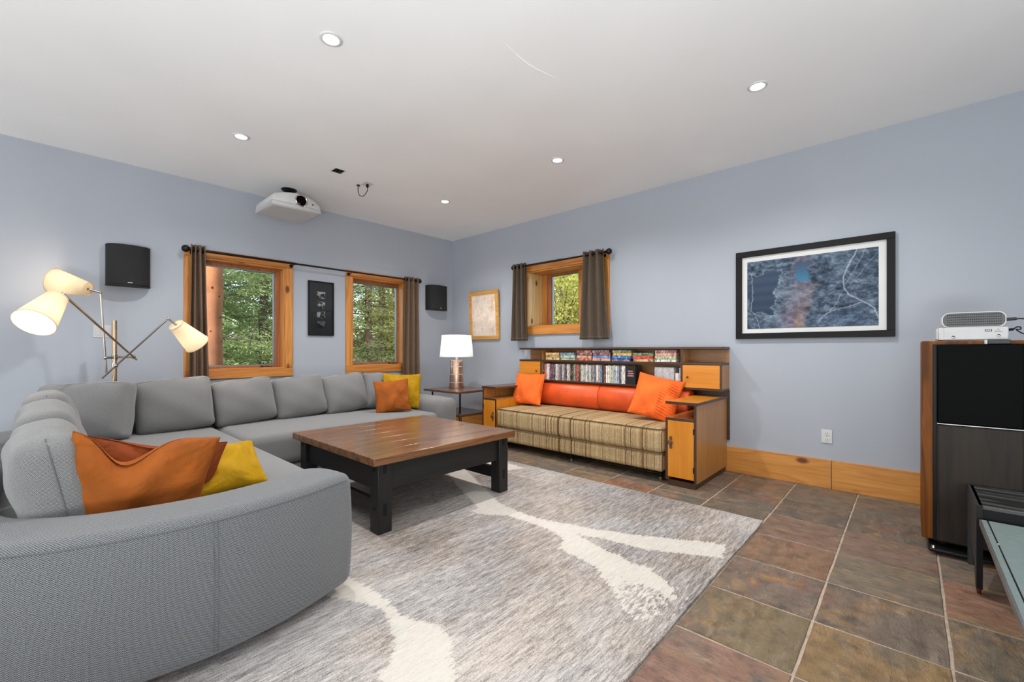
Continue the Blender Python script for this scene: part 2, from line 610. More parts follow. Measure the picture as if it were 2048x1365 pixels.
def pose(az=0, lean=0, roll=0):
    """local front is -Y, up is +Z; az turns about Z, lean tips the top backwards, roll turns in its own plane."""
    return Matrix.Rotation(R(az), 3, 'Z') @ Matrix.Rotation(R(-lean), 3, 'X') @ Matrix.Rotation(R(roll), 3, 'Y')

def pillow(mb, c, wd, ht, th, T, pinch=0.08, n=26, chop=None, seed=1, wr=0.006, pw=2.4):
    rnd = random.Random(seed)
    ph = [rnd.uniform(0, 6.28) for _ in range(8)]
    for side in (-1, 1):
        P = []
        for i in range(n + 1):
            u = -math.cos(PI * i / n) * 0.35 + (2 * i / n - 1) * 0.65
            row = []
            for j in range(n + 1):
                v = -math.cos(PI * j / n) * 0.35 + (2 * j / n - 1) * 0.65
                x = wd / 2 * u * (1 - pinch * (1 - v * v) * abs(u) ** 1.5)
                z = ht / 2 * v * (1 - pinch * (1 - u * u) * abs(v) ** 1.5)
                t = ((1 - abs(u) ** pw) * (1 - abs(v) ** pw)) ** 0.55
                y = side * (th / 2 * t)
                edge = t
                y += wr * edge * (math.sin(7 * u + 3 * v + ph[0]) + math.sin(5 * v - 6 * u + ph[1]) + 0.7 * math.sin(13 * u * v + ph[2])) * side
                # wrinkles radiating from the corners
                rc = min(math.hypot(abs(u) - 1, abs(v) - 1), 1.0)
                y += wr * 1.2 * math.sin(22 * math.atan2(1 - abs(v) + 1e-6, 1 - abs(u) + 1e-6) + ph[3]) * (1 - rc) * min(1, 3 * edge)
                if chop:
                    u0, wdt, dep = chop
                    k = math.exp(-((u - u0) / wdt) ** 2) * max(0.0, (v + 1) / 2) ** 2
                    z -= dep * k
                    y += side * 0.02 * k * math.sin(v * 5)
                row.append(T @ Vector((x, y, z)) + Vector(c))
            P.append(row)
        mb.grid(P, uv=lambda i, j: (i * wd / n, j * ht / n), flip=(side > 0))
    return mb

# value noise for printed pictures
def vnoise(nx, ny, cells, seed):
    rs = np.random.RandomState(seed)
    g = rs.rand(cells + 2, cells + 2)
    x = np.linspace(0, cells, nx, endpoint=False); y = np.linspace(0, cells, ny, endpoint=False)
    xi = x.astype(int); yi = y.astype(int); xf = x - xi; yf = y - yi
    xf = xf * xf * (3 - 2 * xf); yf = yf * yf * (3 - 2 * yf)
    a = g[np.ix_(xi, yi)]; b = g[np.ix_(xi + 1, yi)]; c = g[np.ix_(xi, yi + 1)]; d = g[np.ix_(xi + 1, yi + 1)]
    X = xf[:, None]; Y = yf[None, :]
    return a * (1 - X) * (1 - Y) + b * X * (1 - Y) + c * (1 - X) * Y + d * X * Y
def fbm(nx, ny, cells, seed, oct=5, gain=0.55):
    t = np.zeros((nx, ny)); amp = 1; s = 0
    for o in range(oct):
        t += amp * vnoise(nx, ny, cells * 2 ** o, seed + o); s += amp; amp *= gain
    return t / s
def printed(name, P00, PU, PV, colors, parent, rough=0.35):
    """flat print: grid of vertices with a colour attribute. colors: (nu, nv, 3) sRGB 0-255."""
    nu, nv = colors.shape[:2]
    mb = MB()
    P00, PU, PV = Vector(P00), Vector(PU), Vector(PV)
    mb.grid([[P00 + PU * (i / (nu - 1)) + PV * (j / (nv - 1)) for j in range(nv)] for i in range(nu)])
    if name not in MAT:
        m = NT(name + '_print')
        at = m.n('ShaderNodeAttribute'); at.attribute_name = 'print'
        m.base(at.outputs['Color']); m.set(Roughness=rough)
        m.b.inputs['Specular IOR Level'].default_value = 0.25
        MAT[name] = m.m
    o = obj(name, mb, MAT[name], parent, smooth=0)
    ca = o.data.color_attributes.new('print', 'FLOAT_COLOR', 'POINT')
    c = np.clip(colors.reshape(-1, 3) / 255.0, 0, 1)
    l_ = np.where(c <= 0.04045, c / 12.92, ((c + 0.055) / 1.055) ** 2.4)
    ca.data.foreach_set('color', np.concatenate([l_, np.ones((len(l_), 1))], 1).astype(np.float32).ravel())
    return o

# ================================================================== SETTING
XR, YF, H = 7.0, -6.6, 2.74
# floor: grout bed plus single slate tiles
floor = structure(bx('floor', -0.16, XR + 0.16, YF - 0.16, 0.35, -0.2, -0.004, MAT['grout'], bevel=0))
tile_meshes = []
P_, G_ = 0.3975, 0.0046
for k in range(6):
    rnd = random.Random(k)
    hw = P_ / 2 - G_
    n = 5
    pts = []
    for (ax, ay, bx_, by_) in ((-hw, -hw, hw, -hw), (hw, -hw, hw, hw), (hw, hw, -hw, hw), (-hw, hw, -hw, -hw)):
        for q in range(n):
            t = q / n
            j = 0.0016
            pts.append((ax + (bx_ - ax) * t + rnd.uniform(-j, j), ay + (by_ - ay) * t + rnd.uniform(-j, j)))
    mb = MB()
    top = [(x * 0.985, y * 0.985, 0.0) for x, y in pts]
    mid = [(x, y, -0.003) for x, y in pts]
    bot = [(x, y, -0.02) for x, y in pts]
    mb.grid([bot, mid, top], close_v=True); mb.poly(top)
    me = bpy.data.meshes.new('slate_tile')
    me.from_pydata(mb.v, [], mb.f)
    me.shade_smooth(); me.set_sharp_from_angle(angle=R(60))
    me.materials.append(MAT['slate'])
    tile_meshes.append(me)
slate_cols = [(98, 86, 74), (84, 80, 74), (112, 84, 66), (92, 82, 78), (104, 92, 72), (78, 76, 72), (118, 82, 62), (96, 80, 72)]
# columns are counted from x = 4.81, rows from y = -0.117: the stones whose colour the photograph shows
special = {(-1, 0): (98, 86, 72), (-1, 1): (72, 71, 67), (-1, 2): (118, 82, 66), (-1, 3): (134, 92, 66), (-1, 4): (104, 88, 80), (-1, 5): (112, 96, 66), (-1, 6): (138, 92, 78), (-1, 7): (120, 88, 74),
           (0, 0): (80, 76, 72), (0, 1): (92, 84, 76), (0, 2): (116, 84, 72), (0, 3): (104, 92, 76), (0, 4): (100, 86, 76), (0, 5): (140, 106, 60), (0, 6): (118, 92, 80),
           (1, 1): (86, 80, 74), (1, 2): (100, 88, 78), (1, 3): (146, 92, 68), (1, 4): (106, 94, 76), (1, 5): (110, 90, 84),
           (-2, 0): (112, 90, 68), (-2, 1): (90, 82, 74), (-2, 2): (88, 80, 70), (-3, 0): (96, 78, 66), (-3, 1): (100, 84, 72), (-3, 2): (74, 76, 68), (-4, 2): (142, 82, 60), (-5, 2): (124, 96, 62), (-6, 2): (88, 82, 72)}
rt = random.Random(5)
for i in range(-13, 6):
    for j in range(-1, 17):
        xc = 4.81 + P_ * (i + 0.5); yc = -0.117 - 0.3985 * (j + 0.5)
        if xc < -0.1 or xc > XR or yc < YF:
            continue
        if 1.2 < xc < 4.1 and -4.5 < yc < -1.4:
            continue            # wholly under the rug
        if xc < 1.0 and -4.6 < yc < -1.6:
            continue            # wholly under the sofa
        if yc < -5.3 and xc < 3.5:
            continue
        o = link_mesh(tile_meshes[rt.randrange(6)], 'slate_tile', floor)
        o.location = (xc, yc, rt.uniform(-0.0012, 0.0004)) - floor.location if False else Vector((xc, yc, rt.uniform(-0.0012, 0.0004)))
        o.rotation_euler = (0, 0, rt.choice((0, PI / 2, PI, -PI / 2)))
        c = special.get((i, j), rt.choice(slate_cols))
        o.color = lin(tuple((a_ * 0.60 + b_ * 0.40) * 1.20 for a_, b_ in zip(c, (106, 98, 86))))

ceil = structure(bx('ceiling', -0.16, XR + 0.16, YF - 0.16, 0.35, H, H + 0.16, MAT['ceiling'], bevel=0))
# hairline repair seam in the ceiling paint
mb = MB()
seam_pts = [(3.50, -2.56), (3.49, -2.48), (3.483, -2.40), (3.478, -2.33), (3.487, -2.25), (3.503, -2.17), (3.526, -2.085)]
mb.tube([(x, y, H) for x, y in seam_pts], 0.003, 5, rs=[0.0008, 0.002, 0.003, 0.0034, 0.0028, 0.002, 0.0008])
mb.tube([(x - 0.008, y + 0.01, H) for x, y in seam_pts[1:5]], 0.003, 5, rs=[0.0006, 0.002, 0.002, 0.0006])
obj('paint_seam', mb, MAT['ceiling'], ceil)

def wall_boxes(side, s0, s1, depth, holes):
    mb = MB()
    def add(a, b, z0, z1):
        if b - a < 1e-6 or z1 - z0 < 1e-6:
            return
        if side == 'A':
            mb.box(-depth, 0, a, b, z0, z1)
        else:
            mb.box(a, b, 0, depth, z0, z1)
    cur = s0
    for (a, b, z0, z1) in sorted(holes):
        add(cur, a, 0, H); add(a, b, 0, z0); add(a, b, z1, H)
        cur = b
    add(cur, s1, 0, H)
    return mb

W1 = (-3.21, -2.388, 0.89, 2.0)
W2 = (-1.605, -0.862, 0.89, 2.005)
W3 = (1.50, 2.60, 1.385, 2.09)
wl = structure(obj('wall_left', wall_boxes('A', YF, 0.0, 0.16, [W1, W2]), MAT['wall'], loc=(0, 0, 0), smooth=0))
wr = structure(obj('wall_right', wall_boxes('B', -0.16, XR, 0.35, [W3]), MAT['wall'], loc=(0, 0, 0), smooth=0))
structure(bx('wall_front', -0.16, XR + 0.16, YF - 0.16, YF, 0, H, MAT['wall_back'], bevel=0))
structure(bx('wall_back', XR, XR + 0.16, YF, 0.35, 0, H, MAT['wall_back'], bevel=0))

# baseboards, one board after another
bb = empty_structure('baseboard_right', (0, 0, 0))
for x0, x1 in ((0.02, 2.3), (2.302, 4.643), (4.647, 6.98)):
    bx('board', x0, x1, -0.02, 0.0, 0.0, 0.223, MAT['pine_base'], bb, 0.002)
bb2 = empty_structure('baseboard_left', (0, 0, 0))
for y0, y1 in ((-6.5, -4.0), (-3.998, -1.6), (-1.598, -0.021)):
    bx('board', 0.0, 0.02, y0, y1, 0.0, 0.223, MAT['pine_y'], bb2, 0.002)

def wbox(side, s0, s1, d0, d1, z0, z1):
    """box on a wall: s along it, d into the wall (negative = into the room)."""
    return MB().box(-d1, -d0, s0, s1, z0, z1) if side == 'A' else MB().box(s0, s1, d0, d1, z0, z1)

def window(n, side, W, cw, glass_b, depth, boards, label):
    s0, s1, z0, z1 = W
    root = empty_structure('window_%d' % n, (0, s0, z0) if side == 'A' else (s0, 0, z0), label)
    alongm = MAT['pine_y'] if side == 'A' else MAT['pine_h']
    cl, cr, cb, ct = cw
    def part(name, a, b, d0, d1, za, zb, mat, bev=0.003):
        return obj(name, wbox(side, a, b, d0, d1, za, zb), mat, root, bevel=bev)
    part('casing', s0 - cl, s1 + cr, -0.022, 0.0, z1, z1 + ct, alongm)
    part('casing', s0 - cl, s1 + cr, -0.022, 0.0, z0 - cb, z0, alongm)
    part('casing', s0 - cl, s0, -0.020, 0.0, z0 + 0.001, z1 - 0.001, MAT['pine_v'])
    part('casing', s1, s1 + cr, -0.020, 0.0, z0 + 0.001, z1 - 0.001, MAT['pine_v'])
    # jamb boards
    t = 0.016
    vm = MAT['pine_pale'] if boards > 1 else MAT['pine_v']
    step = (depth - 0.0) / boards
    for k in range(boards):
        a, b = k * step + (0.001 if k else -0.005), (k + 1) * step - 0.001
        part('jamb_board', s0, s0 + t, a, b, z0, z1, vm, 0.002)
        part('jamb_board', s1 - t, s1, a, b, z0, z1, MAT['pine_v'], 0.002)
        if k < 2:
            a2, b2 = (k * depth / min(boards, 2) + (0.001 if k else -0.005), (k + 1) * depth / min(boards, 2) - 0.001)
            part('head_board', s0 + t, s1 - t, a2, b2, z1 - t, z1, alongm, 0.002)
    part('sill_board', s0 + t, s1 - t, -0.004, depth, z0, z0 + t, alongm, 0.002)
    # sash
    g0, g1, gz0, gz1 = glass_b
    a, b, za, zb = s0 + t, s1 - t, z0 + t, z1 - t
    dd0, dd1 = depth - 0.02, depth + 0.03
    if boards > 1:
        a, b = 1.600, 2.165
        part('filler_board', b + 0.002, s1 - t, depth - 0.006, depth + 0.03, za, zb, MAT['pine_v'], 0.002)
        part('filler_board', s0 + t, a - 0.002, depth - 0.006, depth + 0.03, za, zb, MAT['pine_v'], 0.002)
    sm = MAT['sash'] if boards == 1 else MAT['pine_v']
    part('sash_stile', a, g0 - 0.012, dd0, dd1, za, zb, MAT['sash'])
    part('sash_stile', g1 + 0.012, b, dd0, dd1, za, zb, sm)
    part('sash_rail', g0 - 0.012, g1 + 0.012, dd0 + 0.001, dd1, gz1 + 0.012, zb, MAT['sash'])
    part('sash_rail', g0 - 0.012, g1 + 0.012, dd0 + 0.001, dd1, za, gz0 - 0.012, MAT['sash'])
    # metal bead
    for q in ((g0 - 0.012, g0, gz0 - 0.012, gz1 + 0.012), (g1, g1 + 0.012, gz0 - 0.012, gz1 + 0.012), (g0, g1, gz0 - 0.012, gz0), (g0, g1, gz1, gz1 + 0.012)):
        part('glazing_bead', q[0], q[1], dd0 + 0.012, dd1 - 0.002, q[2], q[3], MAT['screen_metal'], 0.001)
    part('pane', g0, g1, dd0 + 0.024, dd0 + 0.028, gz0, gz1, MAT['glass'], 0)
    # crank handle
    sc = g0 + (g1 - g0) * 0.86
    mb = MB()
    def pt(s, d, z):
        return (-d, s, z) if side == 'A' else (s, d, z)
    if boards == 1:
        mb.tube([pt(sc - 0.035, dd0 - 0.012, gz0 - 0.022), pt(sc, dd0 - 0.03, gz0 - 0.016), pt(sc + 0.03, dd0 - 0.034, gz0 - 0.02), pt(sc + 0.055, dd0 - 0.03, gz0 - 0.026)], 0.006, 6)
        mb.ball(pt(sc - 0.035, dd0 - 0.012, gz0 - 0.022), 0.014, 8, 6)
        mb.ball(pt(sc + 0.058, dd0 - 0.03, gz0 - 0.026), 0.009, 8, 6)
        obj('crank_handle', mb, MAT['bronze'], root)
    return root

window(1, 'A', W1, (0.086, 0.079, 0.086, 0.077), (-3.13, -2.465, 0.935, 1.942), 0.12, 1, 'larger pine-framed casement window beside the floor lamp')
window(2, 'A', W2, (0.083, 0.083, 0.084, 0.073), (-1.538, -0.905, 0.935, 1.945), 0.12, 1, 'narrower pine-framed casement window near the corner')
window(3, 'B', W3, (0.08, 0.08, 0.10, 0.085), (1.685, 2.087, 1.402, 2.045), 0.28, 3, 'small deep-set pine window above the bookcase')

# ================================================================== OUTSIDE
m = NT('forest_floor')
v = m.coord()
m.base(m.ramp(m.noise(v, 1.5, 5), [(0.3, (58, 66, 36)), (0.7, (104, 96, 60))])); m.set(Roughness=1.0)
MAT['ground'] = m.m
structure(bx('ground', -40, -0.3, -30, 40, -0.5, -0.4, MAT['ground'], bevel=0))
structure(bx('ground', -0.3, 30, 0.5, 40, -0.5, -0.41, MAT['ground'], bevel=0))
def leaf_mat(name, lo, hi, tr=0.35):
    m = NT(name)
    m.t.nodes.remove(m.b)
    v = m.coord(rand=True)
    c = m.ramp(m.noise(v, 3.0, 6, 0.75), [(0.3, lo), (0.68, hi)])
    d = m.n('ShaderNodeBsdfDiffuse'); t = m.n('ShaderNodeBsdfTranslucent')
    m.l(c, d.inputs[0]); m.l(c, t.inputs[0])
    mx = m.n('ShaderNodeMixShader'); mx.inputs[0].default_value = tr
    m.l(d.outputs[0], mx.inputs[1]); m.l(t.outputs[0], mx.inputs[2]); m.l(mx.outputs[0], m.out.inputs[0])
    return m.m
MAT['needles'] = leaf_mat('conifer_needles', (96, 122, 70), (182, 196, 130))
MAT['needles_olive'] = leaf_mat('olive_needles', (120, 124, 76), (190, 190, 128))
MAT['leaves'] = leaf_mat('yellow_green_leaves', (140, 146, 62), (214, 208, 116), 0.45)
MAT['bark'] = plain('bark', (92, 80, 68), 0.95, var=0.25, vscale=12, bump=0.5, bscale=25)
MAT['log'] = plain('peeled_log', (194, 124, 78), 0.7, var=0.12, vscale=5, bump=0.15, bscale=20)

def leaf_cloud(name, centers, dirs, size, mat, seed):
    """one mesh of small leaf blades; centers (N,3), dirs (N,3) blade directions."""
    rs = np.random.RandomState(seed)
    N = len(centers)
    d = dirs / (np.linalg.norm(dirs, axis=1, keepdims=True) + 1e-9)
    r = rs.normal(size=(N, 3))
    s = np.cross(d, r); s /= (np.linalg.norm(s, axis=1, keepdims=True) + 1e-9)
    L = size[0] * (0.6 + 0.8 * rs.rand(N, 1)); W_ = size[1] * (0.6 + 0.8 * rs.rand(N, 1))
    a = centers; b = centers + d * L * 0.5 + s * W_ * 0.5; c = centers + d * L; e = centers + d * L * 0.5 - s * W_ * 0.5
    V = np.stack([a, b, c, e], 1).reshape(-1, 3)
    me = bpy.data.meshes.new(name)
    me.vertices.add(len(V)); me.vertices.foreach_set('co', V.astype(np.float32).ravel())
    me.loops.add(4 * N); me.loops.foreach_set('vertex_index', np.arange(4 * N, dtype=np.int32))
    me.polygons.add(N); me.polygons.foreach_set('loop_start', np.arange(0, 4 * N, 4, dtype=np.int32))
    me.update(calc_edges=True)
    me.materials.append(mat)
    return me

def conifer_meshes(seed, height, width, nb, per, mat, bare=0.3):
    rs = np.random.RandomState(seed)
    cs, ds = [], []
    br = MB()
    for k in range(nb):
        h = bare + (height - bare) * ((k + rs.rand()) / nb) ** 1.05
        az = rs.rand() * 2 * PI
        L = width * (1 - (h / height) * 0.75) * rs.uniform(0.55, 1.1)
        dr = np.array([math.cos(az), math.sin(az), rs.uniform(-0.18, 0.15)])
        if k % 2 == 0 and h < 4.5:
            br.tube([(0, 0, h), (dr[0] * L * 0.5, dr[1] * L * 0.5, h + dr[2] * L * 0.5), (dr[0] * L, dr[1] * L, h + dr[2] * L - 0.15 * L)], 0.02, 5, rs=[0.022, 0.014, 0.004])
        t = rs.rand(per, 1) ** 0.7
        side = np.array([-dr[1], dr[0], 0])
        sp = (rs.rand(per, 1) * 2 - 1) * 0.42 * L * (1 - t * 0.75)
        p = dr * L * t + side * sp + np.array([0, 0, h]) - np.array([0, 0, 1]) * (0.18 * L * t ** 2 + 0.25 * np.abs(sp))
        p += rs.normal(size=(per, 3)) * 0.045
        d = dr * 0.6 + side * np.sign(sp) * 0.8 + rs.normal(size=(per, 3)) * 0.4 + np.array([0, 0, -0.25])
        cs.append(p); ds.append(d)
    return leaf_cloud('foliage', np.concatenate(cs), np.concatenate(ds), (0.085, 0.022), mat, seed), br

def leafy_meshes(seed, height, rad, nclump, per, mat, low=0.4):
    rs = np.random.RandomState(seed)
    cs, ds = [], []
    br = MB()
    for k in range(nclump):
        z = low + (height - low) * rs.rand()
        az = rs.rand() * 2 * PI; rr = rad * math.sqrt(rs.rand())
        c = np.array([rr * math.cos(az), rr * math.sin(az), z])
        b0 = Vector((0, 0, max(0.2, z - 0.9 * rr - 0.3)))
        br.tube([b0, b0.lerp(Vector(c), 0.5) + Vector((0, 0, 0.1)), Vector(c)], 0.01, 5, rs=[0.016, 0.011, 0.004])
        cs.append(c + rs.normal(size=(per, 3)) * np.array([0.26, 0.26, 0.2]))
        ds.append(rs.normal(size=(per, 3)) + np.array([0, 0, -0.4]))
    return leaf_cloud('foliage', np.concatenate(cs), np.concatenate(ds), (0.075, 0.05), mat, seed), br

def trunk_mb(height, r, seed, lean=0.0):
    rnd = random.Random(seed)
    pts = []; rs = []
    for k in range(9):
        t = k / 8
        pts.append((lean * height * t + rnd.uniform(-0.03, 0.03), rnd.uniform(-0.03, 0.03), height * t))
        rs.append(r * (1 - 0.7 * t) * rnd.uniform(0.94, 1.06))
    mb = MB(); mb.tube(pts, r, 10, rs=rs)
    return mb

cache = {}
def tree(kind, name, label, x, y, s=1.0, rz=0.0, z=-0.4, group=None):
    if kind not in cache:
        if kind == 'fir':
            fo, br = conifer_meshes(3, 6.5, 2.3, 150, 300, MAT['needles']); tr = trunk_mb(6.2, 0.13, 1)
        elif kind == 'hemlock':
            fo, br = conifer_meshes(8, 7.0, 1.7, 90, 150, MAT['needles_olive'], 0.8); tr = trunk_mb(7.0, 0.14, 2, 0.01)
        elif kind == 'maple':
            fo, br = leafy_meshes(5, 4.4, 1.7, 90, 190, MAT['leaves'], 0.5); tr = trunk_mb(4.2, 0.07, 3)
        meshes = []
        for nm, me in (('trunk', tr), ('branches', br)):
            q = bpy.data.meshes.new(nm); q.from_pydata(me.v, [], me.f); q.shade_smooth(); q.materials.append(MAT['bark'])
            meshes.append((nm, q))
        meshes.append(('foliage', fo))
        cache[kind] = meshes
    t = thing(name, label, 'tree', (x, y, z), group)
    t.scale = (s, s, s); t.rotation_euler = (0, 0, rz)
    for nm, q in cache[kind]:
        o = link_mesh(q, nm, t)
        if nm != 'trunk':
            o['kind'] = 'stuff'
    return t

tree('fir', 'fir_tree', 'dense green fir tree right behind the log post', -5.2, -2.3, 0.95, 0.3)
tree('fir', 'fir_tree', 'dense green fir tree filling the middle of the larger window', -5.8, -0.75, 1.0, 1.9)
tree('fir', 'fir_tree', 'dense green fir tree at the inner edge of the larger window', -6.8, 0.75, 1.1, 4.0)
tree('fir', 'fir_tree', 'fir tree farther back behind the log post', -9.0, -1.2, 1.3, 2.7)
tree('hemlock', 'hemlock_tree', 'olive hemlock tree with bare trunk, nearest in the corner-side window', -6.6, 2.25, 1.0, 0.5)
tree('hemlock', 'hemlock_tree', 'olive hemlock tree with bare trunk near the middle of the corner-side window', -8.6, 3.9, 1.1, 2.2)
tree('hemlock', 'hemlock_tree', 'slender olive hemlock tree behind the others in the corner-side window', -10.5, 6.0, 1.2, 3.6)
tree('hemlock', 'hemlock_tree', 'olive hemlock tree at the left edge of the corner-side window', -8.0, 1.75, 0.9, 5.2)
tree('maple', 'maple_sapling', 'yellow-green leafy sapling low behind the hemlock trunks', -9.4, 4.9, 1.0, 1.0)
tree('maple', 'maple_sapling', 'yellow-green leafy sapling close outside the small deep-set window', -1.35, 4.6, 0.85, 0.2)
tree('maple', 'maple_sapling', 'larger yellow-green leafy tree behind the sapling at the small window', -2.9, 7.2, 1.3, 2.0)
tree('maple', 'maple_sapling', 'yellow-green leafy tree deepest behind the small window', -4.6, 10.2, 1.6, 4.0)
tree('fir', 'fir_tree', 'tall fir tree far back beyond the corner-side window', -13.5, 7.5, 1.5, 0.9)
tree('fir', 'fir_tree', 'tall fir tree far back beyond both windows', -13.5, 2.6, 1.5, 3.1)
tree('fir', 'fir_tree', 'tall fir tree far back between the post and the hemlocks', -12.5, -1.5, 1.4, 5.0)

# peeled log porch post
rp = random.Random(9)
mb = MB()
mb.tube([(-1.2 + rp.uniform(-0.006, 0.006), -2.775 + rp.uniform(-0.008, 0.008), -0.4 + 3.4 * k / 14) for k in range(15)], 0.09, 18, rs=[0.092 + rp.uniform(-0.006, 0.006) for _ in range(15)])
post = tag(obj('log_post', mb, MAT['log'], loc=(-1.2, -2.775, -0.4), smooth=60), 'peeled orange-brown log porch post just outside the larger window', 'post')
for k, (a, z) in enumerate(((20, 1.75), (-10, 1.12), (30, 1.5), (5, 0.98), (-35, 1.32), (42, 1.2), (-25, 1.85))):
    mk = MB(); ca, sa = math.cos(R(a)), math.sin(R(a))
    mk.ball((-1.2 + 0.088 * ca, -2.775 + 0.088 * sa, z), 0.014, 10, 6, (0.6, 1, 1))
    obj('knot', mk, MAT['bark'], post)

# ================================================================== CURTAINS AND RODS
def curve_pts(P, n):
    """Catmull-Rom through 2-D or 3-D points."""
    P = [Vector(p) for p in P]
    out = []
    for i in range(len(P) - 1):
        p0 = P[max(i - 1, 0)]; p1 = P[i]; p2 = P[i + 1]; p3 = P[min(i + 2, len(P) - 1)]
        for k in range(n):
            t = k / n
            out.append(0.5 * ((2 * p1) + (p2 - p0) * t + (2 * p0 - 5 * p1 + 4 * p2 - p3) * t * t + (3 * p1 - p0 - 3 * p2 + p3) * t ** 3))
    out.append(P[-1])
    return out

def curtain_rod(side, s0, s1, z, d, brackets, label, split):
    pt = (lambda s, dd, zz: (dd, s, zz)) if side == 'A' else (lambda s, dd, zz: (s, -dd, zz))
    root = thing('curtain_rod', label, 'curtain rod', pt(s0, d, z))
    mb = MB(); mb.tube([pt(s0, d, z), pt(split, d, z)], 0.0125, 12); obj('rod_tube', mb, MAT['bronze'], root)
    mb = MB(); mb.tube([pt(split, d, z), pt(s1, d, z)], 0.0098, 12); obj('rod_tube', mb, MAT['bronze'], root)
    for s, sg in ((s0, -1), (s1, 1)):
        mb = MB()
        mb.ball(pt(s + sg * 0.035, d, z), 0.033, 16, 10)
        mb.cyl(pt(s - sg * 0.012, d, z), pt(s + sg * 0.012, d, z), 0.017, n=12)
        obj('finial', mb, MAT['bronze'], root)
    for s in brackets:
        mb = MB()
        mb.tube([pt(s, 0.0225, z - 0.02), pt(s, d * 0.7, z - 0.02), pt(s, d, z - 0.014)], 0.006, 8)
        mb.cyl(pt(s, 0.0222, z - 0.02), pt(s, 0.028, z - 0.02), 0.019, n=12)
        obj('bracket', mb, MAT['bronze'], root)
    return root

curtain_rod('A', -3.262, -0.70, 2.047, 0.09, (-3.235, -2.33, -1.66, -0.75), 'long dark bronze curtain rod with ball ends over both forest windows', -2.3)
curtain_rod('B', 1.37, 2.685, 2.152, 0.09, (1.46, 2.63), 'short dark bronze curtain rod over the small deep-set window', 2.1)

def curtain(side, top, bot, zt, zb, d, folds, mat, label, seed, rodz, amp=0.03):
    rnd = random.Random(seed)
    ph = rnd.uniform(0, 0.6)
    nu, nv = folds * 14, 26
    P = []
    for i in range(nu + 1):
        u = i / nu
        row = []
        for j in range(nv + 1):
            v = j / nv
            s = (top[0] + (top[1] - top[0]) * u) * (1 - v) + (bot[0] + (bot[1] - bot[0]) * u) * v
            a = amp * (1 + 0.15 * math.sin(3 * v + ph))
            sw = math.sin(2 * PI * folds * u + PI / 2 + 0.25 * math.sin(2.2 * v + ph))
            dd = d + a * (abs(sw) ** 0.8) * (1 if sw > 0 else -1)
            s += 0.004 * math.sin(4 * v + 9 * u)
            z = zt + (zb - zt) * v
            row.append((dd, s, z) if side == 'A' else (s, -dd, z))
        P.append(row)
    mb = MB(); mb.grid(P)
    root = thing('curtain', label, 'curtain', (d, top[0], zb) if side == 'A' else (top[0], -d, zb))
    obj('curtain_panel', mb, mat, root, solid=0.004, smooth=70)
    hem = MB()
    hem.grid([[(p[0] + (0.0032 if side == 'A' else 0), p[1] - (0 if side == 'A' else 0.0032), p[2]) for p in (r[-1], r[-2])] for r in P])
    obj('hem', hem, mat, root, solid=0.003, smooth=70)
    for k in range(folds * 2):
        u = (k + 0.5) / (folds * 2)
        s = top[0] + (top[1] - top[0]) * u
        mb = MB()
        ring = []
        for q in range(17):
            a = 2 * PI * q / 16
            ring.append((d + 0.022 * math.cos(a), s, rodz + 0.022 * math.sin(a)) if side == 'A' else (s, -d + 0.022 * math.cos(a), rodz + 0.022 * math.sin(a)))
        mb.tube(ring, 0.004, 6, caps=False)
        obj('grommet', mb, MAT['bronze'], root)
    return root

curtain('A', (-3.258, -3.150), (-3.288, -3.105), 2.092, 0.42, 0.09, 3, MAT['curtain'], 'brown grommet curtain bunched beside the floor lamp', 1, 2.047)
curtain('A', (-0.915, -0.702), (-0.952, -0.672), 2.085, 0.42, 0.09, 3, MAT['curtain'], 'brown grommet curtain bunched nearest the room corner', 2, 2.047)
curtain('B', (1.352, 1.545), (1.318, 1.588), 2.190, 1.213, 0.09, 3, MAT['curtain_dark'], 'short dark brown curtain on the side of the small window nearer the corner', 3, 2.152)
curtain('B', (2.412, 2.668), (2.372, 2.742), 2.190, 1.210, 0.09, 3, MAT['curtain_dark'], 'short wide dark brown curtain on the side of the small window nearer the map', 4, 2.152, 0.034)

# ================================================================== WALL-MOUNTED THINGS
def wall_speaker(y0, y1, z0, z1, label):
    yc = (y0 + y1) / 2; hw = (y1 - y0) / 2
    root = thing('wall_speaker', label, 'speaker', (0, yc, z0), 'black curved wall speakers')
    n = 20
    arc = [(0.03 + 0.115 * math.cos(t) ** 0.7 if abs(math.cos(t)) > 1e-6 else 0.03, yc + hw * math.sin(t)) for t in [-PI / 2 + PI * k / n for k in range(n + 1)]]
    out = [(0.002, yc - hw)] + arc + [(0.002, yc + hw)]
    mb = MB(); mb.prism(out, 2, z0 + 0.012, z1 - 0.006); obj('grille', mb, MAT['cloth_black'], root, smooth=40)
    sc = [(0.002 + (x - 0.002) * 1.02, yc + (y - yc) * 1.01) for x, y in out]
    mb = MB(); mb.prism(sc, 2, z0, z0 + 0.012); obj('bottom_rim', mb, MAT['black'], root, smooth=40)
    mb = MB(); mb.prism(sc, 2, z1 - 0.006, z1); obj('top_cap', mb, MAT['cloth_black'], root, smooth=40)
    mb = MB(); mb.box(0.1455, 0.148, yc - 0.016, yc + 0.016, z0 + 0.022, z0 + 0.028); obj('badge', mb, MAT['chrome'], root)
    return root
wall_speaker(-3.842, -3.548, 1.648, 2.0, 'black half-round wall speaker above the floor lamp')
wall_speaker(-0.500, -0.165, 1.668, 2.018, 'black half-round wall speaker in the room corner above the table lamp')

